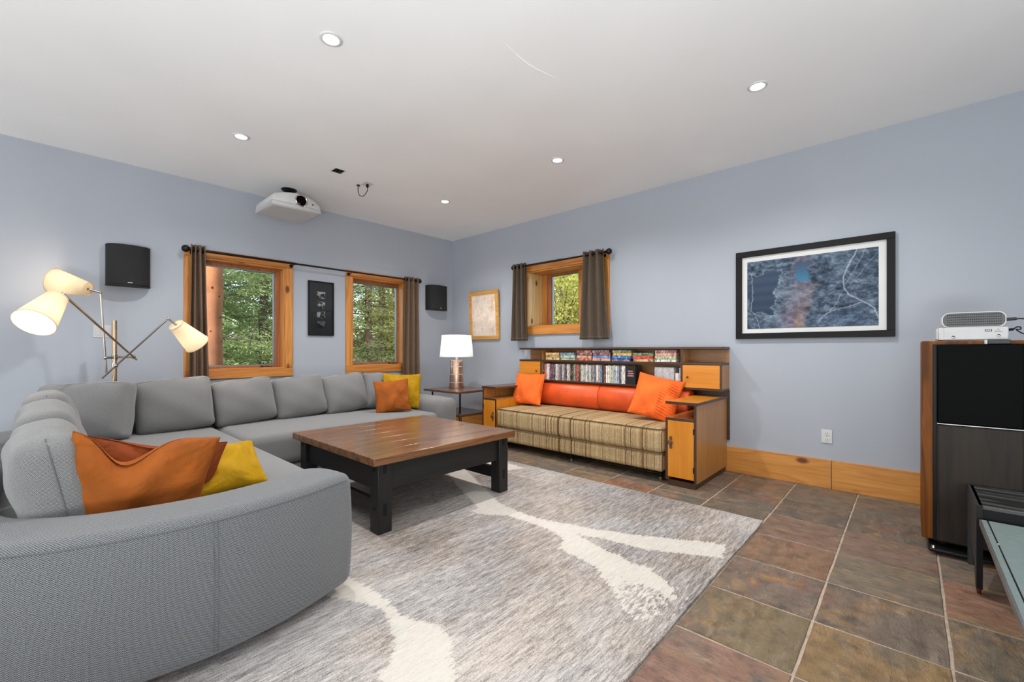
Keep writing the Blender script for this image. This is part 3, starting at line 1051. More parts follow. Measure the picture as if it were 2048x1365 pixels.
def framed(root, side, s0, s1, z0, z1, fw, th, mat, d0=0.002):
    """four mitred-looking frame bars as parts."""
    for a, b, za, zb in ((s0, s1, z1 - fw, z1), (s0, s1, z0, z0 + fw), (s0, s0 + fw, z0 + fw, z1 - fw), (s1 - fw, s1, z0 + fw, z1 - fw)):
        obj('frame_bar', wbox(side, a, b, -th, -d0, za, zb), mat, root, bevel=0.002)

# narrow frame with four small black-and-white prints
fr = thing('photo_frame', 'narrow black frame holding four small grey photographs between the windows', 'picture', (0, -1.99, 1.26))
framed(fr, 'A', -2.141, -1.841, 1.26, 1.896, 0.014, 0.022, MAT['frame_black'])
obj('mat_board', wbox('A', -2.128, -1.854, -0.012, -0.002, 1.273, 1.883), MAT['mat_black'], fr)
for k, zc in enumerate((1.735, 1.620, 1.505, 1.392)):
    n1 = fbm(26, 24, 4, 40 + k, 4); gx = np.linspace(0, 1, 24)[None, :]
    val = np.clip((n1 - 0.42) * 5 + (gx - 0.45) * 1.1, 0, 1)
    col = (30 + 150 * val)[..., None] * np.array([1, 1, 1.0])
    if k == 3:
        col *= 0.6
    o = printed('small_photo', (0.0125, -2.040, zc - 0.040), (0, 0.096, 0), (0, 0, 0.080), col, fr)
obj('glass_pane', wbox('A', -2.127, -1.855, -0.018, -0.016, 1.274, 1.882), MAT['glass'], fr)

# light switch plate
sw = thing('light_switch', 'white double light switch plate on the wall behind the floor lamp', 'switch', (0, -3.86, 1.2))
bx('plate', 0.0005, 0.006, -3.917, -3.802, 1.2, 1.306, MAT['white_plastic'], sw, 0.002)
for y in (-3.889, -3.830):
    bx('rocker', 0.006, 0.010, y - 0.016, y + 0.016, 1.22, 1.287, MAT['white_plastic'], sw, 0.001)

# leaning gold-framed etching
go = thing('gold_picture', 'square gold-framed pale etching hung near the table lamp, tipped forward', 'picture', (0.72, -0.01, 1.24))
framed(go, 'B', 0.43, 1.010, 1.24, 1.915, 0.052, 0.028, MAT['gold'])
n1 = fbm(60, 70, 6, 77, 5, 0.65); n2 = fbm(60, 70, 5, 91, 5)
lines = np.exp(-((n1 - 0.5) / 0.022) ** 2) + np.exp(-((n2 - 0.45) / 0.02) ** 2)
col = np.array([222, 206, 192])[None, None] + (n2[..., None] - 0.5) * 36 + np.clip(lines, 0, 1)[..., None] * np.array([18, 16, 12])
col = col - np.clip((n1 - 0.6) * 5, 0, 1)[..., None] * np.array([14, 26, 42])
printed('etching', (0.482, -0.016, 1.292), (0.476, 0, 0), (0, 0, 0.571), col, go, 0.4)
bx('backing', 0.47, 0.97, -0.012, -0.004, 1.28, 1.875, MAT['gold'], go, 0)
go.rotation_euler = (R(2.5), 0, 0)
go.location.y = -0.013

# large framed aerial map
mp = thing('map_picture', 'large black-framed dark blue aerial photograph with white mat beside the tower speaker', 'picture', (4.49, 0, 1.19))
framed(mp, 'B', 3.958, 5.021, 1.190, 1.953, 0.048, 0.034, MAT['frame_black'])
bx('mat_board', 4.0, 4.98, -0.014, -0.004, 1.23, 1.912, MAT['mat_white'], mp, 0)
nu, nv = 240, 160
U = np.linspace(0, 1, nu)[:, None] * np.ones((1, nv)); V = np.linspace(0, 1, nv)[None, :] * np.ones((nu, 1))
f1 = fbm(nu, nv, 5, 11, 6, 0.6); f2 = fbm(nu, nv, 9, 21, 5, 0.6); f3 = fbm(nu, nv, 3, 31, 4); f4 = fbm(nu, nv, 22, 51, 4, 0.7)
wu = U + (f1 - 0.5) * 0.16; wv = V + (f2 - 0.5) * 0.2
col = np.array([66, 82, 100])[None, None] + (f1[..., None] - 0.5) * np.array([60, 64, 66]) + (f4[..., None] - 0.5) * np.array([150, 155, 155])
def blend(c, mask, rgb, k=1.0):
    mk = np.clip(mask, 0, 1)[..., None] * k
    return c * (1 - mk) + (np.array(rgb)[None, None] + (f4[..., None] - 0.5) * 70) * mk
ridge = lambda x, wd: np.clip(1.4 - np.abs(x) / wd, 0, 1)
col = blend(col, ridge(wu - (0.40 + 0.10 * (wv - 0.5)), 0.07), (112, 100, 116), 0.7)
col = blend(col, ridge(wu - (0.50 - 0.16 * (0.6 - wv)), 0.05) * (wv < 0.62), (122, 102, 104), 0.6)
col = blend(col, np.clip(1.3 - np.hypot((wu - 0.43) / 0.07, (wv - 0.06) / 0.14), 0, 1), (134, 108, 98), 0.7)
col = blend(col, np.clip(1.2 - np.hypot((wu - 0.78) / 0.2, (wv - 0.12) / 0.12), 0, 1), (52, 74, 102), 0.6)
col = blend(col, np.clip(1.3 - np.hypot((wu - 0.36) / 0.14, (wv - 0.5) / 0.12), 0, 1), (120, 134, 146), 0.5)
col = blend(col, ridge(np.abs(f2 - 0.5) - 0.0, 0.012), (140, 150, 160), 0.4)
col = blend(col, ridge(np.abs(f1 - 0.48), 0.008), (146, 158, 168), 0.4)
stripe = np.sin((wu * 0.8 + wv * 0.55) * 90)
col = blend(col, np.clip((wu - 0.72) * 6, 0, 1) * np.clip((wv - 0.45) * 5, 0, 1) * (stripe > 0.35), (46, 58, 76), 0.6)
lake = np.clip((0.17 - np.maximum(np.abs(wu - 0.135 - 0.03 * (wv - 0.5)) * 1.25, np.abs(wv - 0.52) * 0.52)) * 40, 0, 1)
c_l = np.array([44, 60, 82])[None, None] + (np.sin(V * 46) * 4 + (V - 0.5) * 26)[..., None]
col = col * (1 - lake[..., None]) + c_l * lake[..., None]
shore = np.exp(-((lake - 0.3) / 0.22) ** 2) * (np.hypot(wu - .14, wv - .5) < .6)
col = blend(col, shore * (lake > 0.02), (158, 168, 174), 0.5)
pond = np.clip((0.055 - np.maximum(np.abs(wu - 0.435) * 0.8, np.abs(wv - 0.80) * 0.42)) * 70, 0, 1)
c_p = np.array([58, 92, 118])[None, None] + (0.8 - V)[..., None] * np.array([-40, 160, 180])
col = col * (1 - pond[..., None]) + c_p * pond[..., None]
def road(pts, wd, rgb, k):
    global col
    dmin = np.full((nu, nv), 9.0)
    A = np.stack([(U + (f4 - 0.5) * 0.022) * 0.88, (V + (f2 - 0.5) * 0.05) * 0.585], -1)
    for (x0, y0), (x1, y1) in zip(pts[:-1], pts[1:]):
        a = np.array([x0 * 0.88, y0 * 0.585]); b = np.array([x1 * 0.88, y1 * 0.585])
        t = np.clip(((A - a) @ (b - a)) / ((b - a) @ (b - a)), 0, 1)
        dmin = np.minimum(dmin, np.linalg.norm(A - a - t[..., None] * (b - a), axis=-1))
    mk = np.clip(1.5 - dmin / wd, 0, 1)[..., None] * k
    col = col * (1 - mk) + np.array(rgb) * mk
for pts, wd, k in (([(0.86, 1.0), (0.76, 0.66), (0.765, 0.5), (0.80, 0.42), (0.90, 0.32), (0.97, 0.22), (1.0, 0.1)], 0.004, 0.75), ([(0.90, 0.32), (0.80, 0.26), (0.68, 0.22), (0.62, 0.16)], 0.003, 0.6),
                   ([(0.75, 0.42), (0.67, 0.22), (0.58, 0.06)], 0.003, 0.5), ([(0.04, 0.82), (0.05, 0.45), (0.03, 0.28), (0.07, 0.2), (0.11, 0.0)], 0.003, 0.6), ([(0.92, 1.0), (0.78, 0.55)], 0.002, 0.5), ([(1.0, 0.95), (0.79, 0.5)], 0.002, 0.4)):
    road(pts, wd, (176, 184, 190), k)
printed('aerial_print', (4.046, -0.0155, 1.275), (0.882, 0, 0), (0, 0, 0.585), col, mp, 0.3)

# duplex wall outlet
ol = thing('wall_outlet', 'white duplex power outlet low on the blue-grey wall', 'outlet', (4.613, 0, 0.353))
bx('plate', 4.578, 4.648, -0.007, -0.0005, 0.353, 0.46, MAT['offwhite'], ol, 0.002)
for z in (0.430, 0.384):
    mb = MB(); mb.cyl((4.613, -0.0065, z), (4.613, -0.011, z), 0.0165, n=20); r_ = obj('receptacle', mb, MAT['offwhite'], ol, bevel=0.001)
    mb = MB()
    for dx in (-0.006, 0.006):
        mb.box(4.613 + dx - 0.001, 4.613 + dx + 0.001, -0.0118, -0.0106, z - 0.002, z + 0.007)
    mb.cyl((4.613, -0.0106, z - 0.008), (4.613, -0.0118, z - 0.008), 0.0022, n=8)
    obj('slot', mb, MAT['black'], r_)
mb = MB(); mb.cyl((4.613, -0.007, 0.407), (4.613, -0.0085, 0.407), 0.003, n=10); obj('screw', mb, MAT['chrome'], ol)

# ================================================================== CEILING THINGS
def downlight(x, y, label):
    root = thing('ceiling_light', label, 'ceiling light', (x, y, H), 'recessed ceiling lights')
    mb = MB()
    mb.lathe([(0.040, -0.0005), (0.041, -0.006), (0.050, -0.0075), (0.057, -0.004), (0.058, -0.0005)], (x, y, H), 32)
    obj('trim_ring', mb, MAT['offwhite'], root, smooth=60)
    mb = MB(); mb.lathe([(0.0001, -0.0055), (0.018, -0.005), (0.040, -0.0015)], (x, y, H), 28); obj('lens', mb, MAT['lamp_glow'], root, smooth=60)
    l = light('SPOT', 'downlight_beam', (x, y, H - 0.02), DOWN, (1.0, 0.98, 0.955), (0, 0, 0), spot_size=R(150), spot_blend=0.8, shadow_soft_size=0.04)
    return root
DOWN = 88
downlight(2.842, -3.177, 'recessed ceiling light nearest over the sofa corner, largest in view')
downlight(1.304, -3.172, 'recessed ceiling light beyond the projector towards the floor lamp')
downlight(2.851, -1.188, 'recessed ceiling light above the striped daybed')
downlight(4.398, -1.190, 'recessed ceiling light above the bare slate floor near the map')
downlight(1.308, -1.188, 'recessed ceiling light nearest the room corner')

# uncovered ceiling box
jb = thing('ceiling_box', 'open black junction box cut into the ceiling near the projector', 'junction box', (1.233, -2.37, H))
bx('rim', 1.180, 1.288, -2.425, -2.318, H - 0.004, H - 0.0005, MAT['offwhite'], jb, 0.001)
bx('opening', 1.190, 1.280, -2.412, -2.330, H - 0.0048, H - 0.003, MAT['gloss_black'], jb, 0)
for y in (-2.40, -2.36):
    mb = MB(); mb.tube([(1.2, y, H - 0.004), (1.23, y + 0.01, H - 0.010), (1.26, y, H - 0.004)], 0.003, 6); obj('wire', mb, MAT['black_side'], jb)

# cable plate with a looped black lead
cp = thing('cable_plate', 'white ceiling plate with a short black looped cable', 'cable', (1.135, -2.03, H))
bx('plate', 1.085, 1.195, -2.075, -1.990, H - 0.006, H - 0.0005, MAT['offwhite'], cp, 0.002)
mb = MB(); mb.tube(curve_pts([(1.145, -2.030, H - 0.03), (1.14, -2.030, H - 0.075), (1.10, -2.048, H - 0.115), (1.06, -2.066, H - 0.105), (1.045, -2.075, H - 0.06), (1.05, -2.075, H - 0.005)], 6), 0.0035, 8); obj('cable', mb, MAT['black'], cp)
bx('plug', 1.135, 1.155, -2.040, -2.020, H - 0.038, H - 0.006, MAT['black'], cp, 0.002)
mb = MB(); mb.cyl((1.05, -2.075, H - 0.012), (1.05, -2.075, H - 0.0008), 0.016, n=14); obj('grommet', mb, MAT['black_side'], cp)

# projector
pj = thing('projector', 'white home-theatre projector hanging from the ceiling above the larger window', 'projector', (0.44, -2.5, H))
def proj_outline(dx, inset=0.0):
    # plan outline: front bowed towards the room
    o = []
    y0, y1 = -2.738 + inset, -2.278 - inset
    xb, xf = 0.19 + inset, 0.66 - inset
    o.append((xb, y1)); o.append((xb, y0))
    for k in range(13):
        t = k / 12
        o.append((xf + 0.05 * math.sin(PI * t), y0 + (y1 - y0) * t))
    return o[::-1]
def loft(mb, rings):
    mb.grid(rings, close_v=True)
    mb.poly(rings[0]); mb.poly(rings[-1], flip=True)
def sag(x, y):
    """top is arched across the width, bottom lip bows down in the middle."""
    t = (y + 2.508) / 0.23
    return 1 - t * t
rings = []
for zb, ins, arch in ((2.475, 0.018, -0.012), (2.483, 0.0, -0.012), (2.517, 0.0, -0.012)):
    rings.append([(x, y, zb + arch * sag(x, y)) for x, y in proj_outline(0, ins)])
mb = MB(); loft(mb, rings); obj('lower_shell', mb, MAT['white_plastic'], pj, smooth=50)
rings = []
for zb, ins, arch in ((2.521, 0.004, -0.012), (2.560, 0.006, 0.02), (2.585, 0.03, 0.04)):
    rings.append([(x, y, zb + arch * sag(x, y)) for x, y in proj_outline(0, ins)])
mb = MB(); loft(mb, rings); obj('upper_shell', mb, MAT['offwhite'], pj, smooth=50)
LT = Matrix.Translation((0.705, -2.49, 2.556)) @ Matrix.Rotation(R(90), 4, 'Y')
mb = MB(); mb.lathe([(0.040, -0.01), (0.058, -0.01), (0.060, 0.010), (0.052, 0.018), (0.045, 0.012), (0.042, 0.0)], n=28, T=LT); obj('lens_ring', mb, MAT['chrome'], pj, smooth=40)
mb = MB(); mb.lathe([(0.0001, 0.004), (0.02, 0.003), (0.034, 0.000), (0.044, 0.012), (0.045, -0.01)], n=28, T=LT); obj('lens', mb, MAT['gloss_black'], pj, smooth=40)
mb = MB(); mb.cyl((0.695, -2.375, 2.545), (0.703, -2.375, 2.545), 0.006, n=10); obj('sensor', mb, MAT['black'], pj)
mb = MB(); mb.cyl((0.40, -2.49, 2.60), (0.40, -2.49, H - 0.012), 0.022, n=14)
mb.lathe([(0.022, -0.03), (0.06, -0.018), (0.075, -0.001), (0.0001, -0.0005)], (0.40, -2.49, H), 20)
for a in range(4):
    ca, sa = math.cos(R(45 + 90 * a)), math.sin(R(45 + 90 * a))
    mb.tube([(0.40, -2.49, 2.645), (0.40 + 0.09 * ca, -2.49 + 0.09 * sa, 2.635), (0.40 + 0.13 * ca, -2.49 + 0.13 * sa, 2.60)], 0.008, 6)
obj('ceiling_mount', mb, MAT['black'], pj)

# ================================================================== RUG
A_ = [(2.926,-2.273),(2.923,-2.02),(3.164,-2.054),(3.355,-2.057),(3.618,-1.977),(3.76,-1.933),(3.933,-1.857),(4.093,-1.77),(4.247,-1.686),(4.35,-1.646),(4.381,-1.823),(4.258,-1.886),(4.123,-1.96),(4.042,-2.0),(3.923,-2.021),(3.805,-2.034),(3.715,-2.077),(3.615,-2.088),(3.731,-2.112),(3.789,-2.125),(3.891,-2.156),(3.968,-2.153),(4.063,-2.192),(4.148,-2.174),(4.239,-2.229),(4.344,-2.283),(4.385,-2.318),(4.39,-2.457),(4.375,-2.556),(4.33,-2.651),(4.281,-2.654),(4.2,-2.612),(4.107,-2.524),(4.018,-2.432),(3.928,-2.347),(3.789,-2.318),(3.693,-2.304),(3.647,-2.199),(3.528,-2.146),(3.337,-2.144),(3.162,-2.159),(3.032,-2.253)]
B_ = [(3.10,-3.40),(3.08,-3.26),(3.113,-3.225),(3.221,-3.217),(3.346,-3.2),(3.463,-3.205),(3.538,-3.221),(3.633,-3.211),(3.678,-3.18),(3.767,-3.162),(3.832,-3.171),(3.921,-3.245),(3.99,-3.264),(4.044,-3.292),(4.12,-3.40),(4.05,-3.55),(3.9,-3.5),(3.79,-3.449),(3.768,-3.385),(3.695,-3.33),(3.562,-3.277),(3.477,-3.256),(3.366,-3.294),(3.273,-3.336)]
C_ = [(1.35,-1.55),(1.9,-1.50),(2.35,-1.72),(2.95,-2.02),(2.95,-2.2),(2.4,-1.95),(1.9,-1.68),(1.4,-1.7)]
D_ = [(2.05,-1.17),(2.5,-1.22),(2.42,-1.42),(2.05,-1.34)]
def sdist(P, poly):
    x, y = P[..., 0], P[..., 1]
    d = np.full(x.shape, 9.0); inside = np.zeros(x.shape, bool)
    n = len(poly)
    for i in range(n):
        ax, ay = poly[i]; bx_, by_ = poly[(i + 1) % n]
        ex, ey = bx_ - ax, by_ - ay
        t = np.clip(((x - ax) * ex + (y - ay) * ey) / (ex * ex + ey * ey + 1e-12), 0, 1)
        d = np.minimum(d, np.hypot(x - ax - t * ex, y - ay - t * ey))
        c = ((ay > y) != (by_ > y)) & (x < (bx_ - ax) * (y - ay) / (by_ - ay + 1e-12) + ax)
        inside ^= c
    return np.where(inside, d, -d)
def rug():
    m = NT('abstract_rug')
    at = m.n('ShaderNodeAttribute'); at.attribute_name = 'pattern'
    v = m.coord(scale=(165, 15, 1)); s1 = m.noise(v, 1.0, 4, 0.7)
    v2 = m.coord(scale=(48, 4.5, 1)); s2 = m.noise(v2, 1.0, 4, 0.65)
    v3 = m.coord(scale=(1.1, 0.9, 1)); s3 = m.noise(v3, 1.0, 3, 0.5)
    vp = m.coord(scale=(1, 1, 1)); pile = m.noise(vp, 260, 2)
    f = m.math('ADD', m.math('MULTIPLY', s1, 0.5), m.math('ADD', m.math('MULTIPLY', s2, 0.30), m.math('MULTIPLY', s3, 0.32)))
    f = m.math('ADD', f, m.math('MULTIPLY', m.math('SUBTRACT', pile, 0.5), 0.34))
    basec = m.ramp(f, [(0.40, (64, 55, 50)), (0.5, (122, 111, 103)), (0.60, (172, 161, 152)), (0.70, (206, 196, 187))])
    cool = m.ramp(f, [(0.40, (70, 65, 64)), (0.5, (126, 121, 119)), (0.60, (172, 167, 164)), (0.70, (204, 198, 194))])
    basec = m.mix(m.ramp(m.noise(v3, 1.6, 2), [(0.4, (0, 0, 0)), (0.6, (255, 255, 255))]), basec, cool)
    cream = m.ramp(f, [(0.36, (174, 167, 157)), (0.64, (208, 201, 191))])
    jag = m.math('ADD', m.math('MULTIPLY', m.math('SUBTRACT', m.noise(m.coord(scale=(75, 20, 1)), 1.0, 3, 0.7), 0.5), 1.15), at.outputs['Fac'])
    mask = m.ramp(jag, [(0.47, (0, 0, 0)), (0.53, (255, 255, 255))])
    m.base(m.mix(mask, basec, cream))
    m.set(Roughness=0.95)
    m.b.inputs['Specular IOR Level'].default_value = 0.1
    m.b.inputs['Sheen Weight'].default_value = 0.15
    m.bump(m.math('ADD', s1, m.math('MULTIPLY', pile, 0.6)), 0.4, 0.004)
    x0, x1, y0, y1 = 0.95, 4.412, -4.75, -1.122
    nx, ny = 150, 160
    X = np.linspace(x0, x1, nx); Y = np.linspace(y0, y1, ny)
    rs = np.random.RandomState(3)
    bump = fbm(nx, ny, 14, 5, 3) * 0.003
    ex = (fbm(ny, 2, 10, 8, 2)[:, 0] - 0.5) * 0.012
    mb = MB()
    P = []
    for i in range(nx):
        row = []
        for j in range(ny):
            xx = X[i] + (ex[j] if i == nx - 1 else 0)
            row.append((xx, Y[j], 0.009 + bump[i, j]))
        P.append(row)
    mb.grid(P)
    bot = []
    ring = [P[i][0] for i in range(nx)] + [P[nx - 1][j] for j in range(1, ny)] + [P[i][ny - 1] for i in range(nx - 2, -1, -1)] + [P[0][j] for j in range(ny - 2, 0, -1)]
    low = [(p[0], p[1], 0.0006) for p in ring]
    mb.grid([low, ring], close_v=True)
    o = obj('area_rug', mb, m.m, loc=((x0 + x1) / 2, (y0 + y1) / 2, 0), smooth=50)
    tag(o, 'large grey streaked rug with cream branching patches under the coffee table', 'rug')
    allP = np.array([v[:2] for v in mb.v])
    sd = np.maximum.reduce([sdist(allP, q) for q in (A_, B_, C_, D_)])
    # the lower end of the broad patch breaks up into flecks
    fl = np.clip((allP[:, 0] - 3.85) * 3, 0, 1) * np.clip((-allP[:, 1] - 2.24) * 8, 0, 1) * (sd > 0)
    val = np.clip(0.5 + sd / 0.09, 0.0, 0.95) - 0.46 * fl
    val = np.clip(val, 0.02, 0.95)
    at_ = o.data.attributes.new('pattern', 'FLOAT', 'POINT')
    at_.data.foreach_set('value', val.astype(np.float32))
    return o
rug()

# ================================================================== SECTIONAL SOFA
SF = 0.0125
sofa = thing('sectional_sofa', 'large grey woven sectional sofa with a rounded end wrapping towards the camera', 'sofa', (0.9, -3.2, 0))
path = curve_pts([(0.50, -1.30), (0.50, -2.2), (0.50, -3.6), (0.56, -4.2), (0.95, -4.46), (1.7, -4.47), (2.5, -4.47), (2.93, -4.40), (3.15, -4.18), (3.235, -3.87), (3.215, -3.60), (3.13, -3.345)], 10)
def sweep_band(path, hw, z0, z1, r):
    n = len(path)
    T = [(path[min(i + 1, n - 1)] - path[max(i - 1, 0)]).normalized() for i in range(n)]
    N = [Vector((t.y, -t.x)) for t in T]
    rings = []; arcs = []
    L = 0.0
    prof = []
    q = 5
    for k in range(q + 1):     # outer bottom corner
        a = PI + PI / 2 * (1 - k / q) if False else -PI / 2 + PI / 2 * k / q
        prof.append((hw - r + r * math.cos(a), z0 + r + r * math.sin(a)))
    for k in range(1, 7):      # outer face, slightly bellied
        t = k / 7
        prof.append((hw + 0.012 * math.sin(PI * t), z0 + r + (z1 - z0 - 2 * r) * t))
    for k in range(q + 1):
        a = PI / 2 * k / q
        prof.append((hw - r + r * math.cos(a), z1 - r + r * math.sin(a)))
    for k in range(1, 4):      # top, gently crowned
        t = k / 4
        prof.append(((hw - r) * (1 - 2 * t), z1 + 0.008 * math.sin(PI * t)))
    for k in range(q + 1):
        a = PI / 2 + PI / 2 * k / q
        prof.append((-hw + r + r * math.cos(a), z1 - r + r * math.sin(a)))
    for k in range(q + 1):
        a = PI + PI / 2 * k / q
        prof.append((-hw + r + r * math.cos(a), z0 + r + r * math.sin(a)))
    def ring(p, nrm, ins):
        f = (hw - ins) / hw
        fz = ((z1 - z0) / 2 - ins) / ((z1 - z0) / 2)
        zc = (z0 + z1) / 2
        return [(p.x + nrm.x * s * f, p.y + nrm.y * s * f, zc + (z - zc) * fz) for s, z in prof]
    for i in range(n):
        if i:
            L += (path[i] - path[i - 1]).length
        rings.append(ring(path[i], N[i], 0)); arcs.append(L)
    re = 0.06
    for k in range(1, 7):      # rounded end
        a = PI / 2 * k / 6
        p = path[-1] + T[-1] * re * math.sin(a)
        rings.append(ring(p, N[-1], re * (1 - math.cos(a)))); arcs.append(L + re * a)
    pl = [0.0]
    for k in range(1, len(prof)):
        pl.append(pl[-1] + math.hypot(prof[k][0] - prof[k - 1][0], prof[k][1] - prof[k - 1][1]))
    mb = MB()
    mb.grid(rings, close_v=True, uv=lambda i, j: (arcs[i], pl[j] if j < len(pl) else pl[-1] + 0.1))
    mb.poly(rings[0]); mb.poly(rings[-1], flip=True)
    return mb, T, N, rings
mb, T_, N_, rings_ = sweep_band(path, 0.135, 0.045, 0.54, 0.042)
backf = obj('back_frame', mb, MAT['sofa'], sofa, smooth=60)
i0 = 60
edge = [path[i] + N_[i] * 0.134 for i in range(i0, len(path))]
mb = MB(); mb.tube([(p.x, p.y, 0.512) for p in edge], 0.0022, 6); obj('top_seam', mb, MAT['thread'], backf)
ip = min(range(len(path)), key=lambda i: (path[i] - Vector((3.235, -3.82))).length)
for dq in (-0.006, 0.006):
    mb = MB()
    pts = []
    for k in range(13):
        z = 0.07 + 0.44 * k / 12
        t = (z - 0.087) / 0.41
        off = 0.1352 + (0.012 * math.sin(PI * max(0, min(1, t))))
        p = path[ip] + N_[ip] * off + T_[ip] * dq
        pts.append((p.x, p.y, z))
    mb.tube(pts, 0.0016, 5); obj('side_seam', mb, MAT['thread'], backf)
# seat units and their plinths
def soft(name, x0, x1, y0, y1, z0, z1, r, mat, parent, puff=(0, 0, 0), n=8):
    mb = MB(); roundcube(mb, ((x0 + x1) / 2, (y0 + y1) / 2, (z0 + z1) / 2), (x1 - x0, y1 - y0, z1 - z0), r, n, puff)
    return weld(obj(name, mb, mat, parent, smooth=70))
soft('seat', 0.60, 1.50, -3.195, -1.405, 0.192, 0.442, 0.06, MAT['sofa_soft'], sofa, (0, 0, 0.012), 12)
soft('seat', 0.60, 3.02, -4.36, -3.205, 0.192, 0.442, 0.06, MAT['sofa_soft'], sofa, (0, 0, 0.012), 12)
soft('plinth', 0.58, 1.47, -3.19, -1.40, 0.045, 0.188, 0.02, MAT['sofa'], sofa)
soft('plinth', 0.58, 3.05, -4.34, -3.235, 0.045, 0.188, 0.02, MAT['sofa'], sofa)
soft('arm', 0.37, 1.46, -1.398, -1.125, 0.045, 0.572, 0.07, MAT['sofa_soft'], sofa, (0.01, 0.012, 0.01))
for x, y in ((0.5, -1.25), (1.36, -1.25), (1.36, -3.0), (0.56, -4.2), (2.2, -3.4), (3.2, -4.0), (2.2, -4.47), (3.13, -3.42)):
    mb = MB(); mb.cyl((x, y, SF if x > 0.99 else 0.001), (x, y, 0.05), 0.025, 0.03, 12); obj('foot', mb, MAT['black'], sofa)

# loose grey back cushions
def back_cushion(c, wd, ht, th, az, lean, roll, label, seed):
    o = thing('back_cushion', label, 'cushion', (c[0], c[1], c[2] - ht / 2), 'grey back cushions of the sectional sofa')
    T = pose(az, lean, roll)
    mb = MB(); roundcube(mb, c, (wd, th * 0.72, ht), 0.042, 12, (0.004, 0.066, 0.010), T, 0.006, seed)
    # pull the corners out into soft ears
    Ti = T.inverted()
    for k, p in enumerate(mb.v):
        q = Ti @ (Vector(p) - Vector(c))
        u, v_ = q.x / (wd / 2), q.z / (ht / 2)
        e = (abs(u) * abs(v_)) ** 6
        f = 1 + 0.05 * e
        q.x *= f; q.z *= 1 + (0.075 if v_ > 0 else 0.02) * e
        q.y *= 1 - 0.45 * min(1.0, e)
        mb.v[k] = tuple(T @ q + Vector(c))
    weld(obj('cover', mb, MAT['sofa_soft'], o, smooth=80))
    pts = []
    for k in range(25):
        t = -1 + 2 * k / 24
        pts.append(T @ Vector((wd / 2 * t * 0.97, -th * 0.30, ht / 2 - 0.012 + 0.012 * (1 - t * t))) + Vector(c))
    mb = MB(); mb.tube(pts, 0.0022, 6); obj('top_seam', mb, MAT['sofa_soft'], o)
    return o
back_cushion((0.74, -4.00, 0.640), 0.57, 0.41, 0.24, 48, 14, -4, 'grey back cushion set across the inside corner of the sofa', 11)
back_cushion((0.71, -3.48, 0.645), 0.49, 0.41, 0.24, 88, 14, -3, 'grey back cushion below the lamp-side curtain, second from the sofa corner', 12)
back_cushion((0.71, -2.985, 0.632), 0.465, 0.38, 0.24, 91, 14, -5, 'grey back cushion under the larger window, third from the sofa corner', 13)
back_cushion((0.71, -2.51, 0.634), 0.45, 0.38, 0.24, 89, 16, -5, 'grey back cushion below the gap between the windows, fourth from the sofa corner', 14)
back_cushion((0.715, -2.06, 0.636), 0.445, 0.38, 0.24, 91, 14, -6, 'grey back cushion under the narrower window, fifth from the sofa corner', 15)
back_cushion((0.72, -1.64, 0.634), 0.42, 0.38, 0.24, 90, 15, 5, 'grey back cushion half hidden by the orange and mustard pillows at the far arm', 16)
def boxy_cushion(c, size, az, lean, roll, label, seed):
    o = thing('back_cushion', label, 'cushion', (c[0], c[1], c[2] - size[2] / 2), 'grey back cushions of the sectional sofa')
    T = pose(az, lean, roll)
    mb = MB(); roundcube(mb, c, size, 0.05, 10, (0.015, 0.03, 0.02), T, 0.006, seed)
    weld(obj('cover', mb, MAT['sofa_soft'], o, smooth=80))
    hx, hy, hz = [d / 2 for d in size]
    for sx in (-1, 1):
        pts = []
        for k in range(25):
            t = -1 + 2 * k / 24
            z = hz * 0.985 * t
            pu = 0.02 * (1 - t * t)
            pts.append(T @ Vector((sx * (hx + pu * 0.95) - (0.02 * sx if abs(t) > 0.9 else 0), -hy * 0.15, z)) + Vector(c))
        mb = MB(); mb.tube(pts, 0.002, 6); obj('gusset_seam', mb, MAT['thread'], o)
    return o
boxy_cushion((2.71, -4.185, 0.615), (0.54, 0.17, 0.36), 180, 11, 0, 'grey box-edged back cushion nearest the camera behind the orange pillow', 21)
boxy_cushion((2.10, -4.175, 0.632), (0.56, 0.17, 0.39), 180, 12, -3, 'wrinkled grey box-edged back cushion second from the camera', 22)
boxy_cushion((1.46, -4.165, 0.640), (0.58, 0.17, 0.40), 180, 12, 3, 'grey box-edged back cushion third from the camera, beside the corner cushion', 23)

def throw_pillow(name, c, wd, ht, th, az, lean, roll, mat, label, seed, chop=None, pinch=0.08, wr=0.006):
    o = thing(name, label, 'pillow', (c[0], c[1], c[2] - ht / 2))
    T = pose(az, lean, roll)
    mb = MB(); pillow(mb, c, wd, ht, th, T, pinch, 30, chop, seed, wr)
    weld(obj('cover', mb, mat, o, smooth=80))
    return o
throw_pillow('throw_pillow', (2.925, -3.962, 0.575), 0.45, 0.40, 0.15, 270, 9, -12, MAT['velvet_orange'], 'large burnt orange velvet pillow with a chopped top inside the rounded sofa end', 31, (0.28, 0.40, 0.11), 0.05)
throw_pillow('throw_pillow', (2.80, -3.91, 0.552), 0.47, 0.36, 0.13, 270, 10, -12, MAT['velvet_rust'], 'rust orange velvet pillow mostly hidden behind the large chopped one', 32, (0.0, 0.6, 0.03), 0.05)
throw_pillow('throw_pillow', (2.745, -3.635, 0.545), 0.30, 0.27, 0.11, 270, -51, 2, MAT['velvet_mustard'], 'mustard yellow velvet pillow tipped on its corner beside the large orange one', 33, None, 0.05)
throw_pillow('throw_pillow', (1.13, -1.74, 0.612), 0.36, 0.35, 0.14, 62, 18, -4, MAT['velvet_orange'], 'small burnt orange pillow in front of the mustard one at the far sofa arm', 34, None, 0.08)
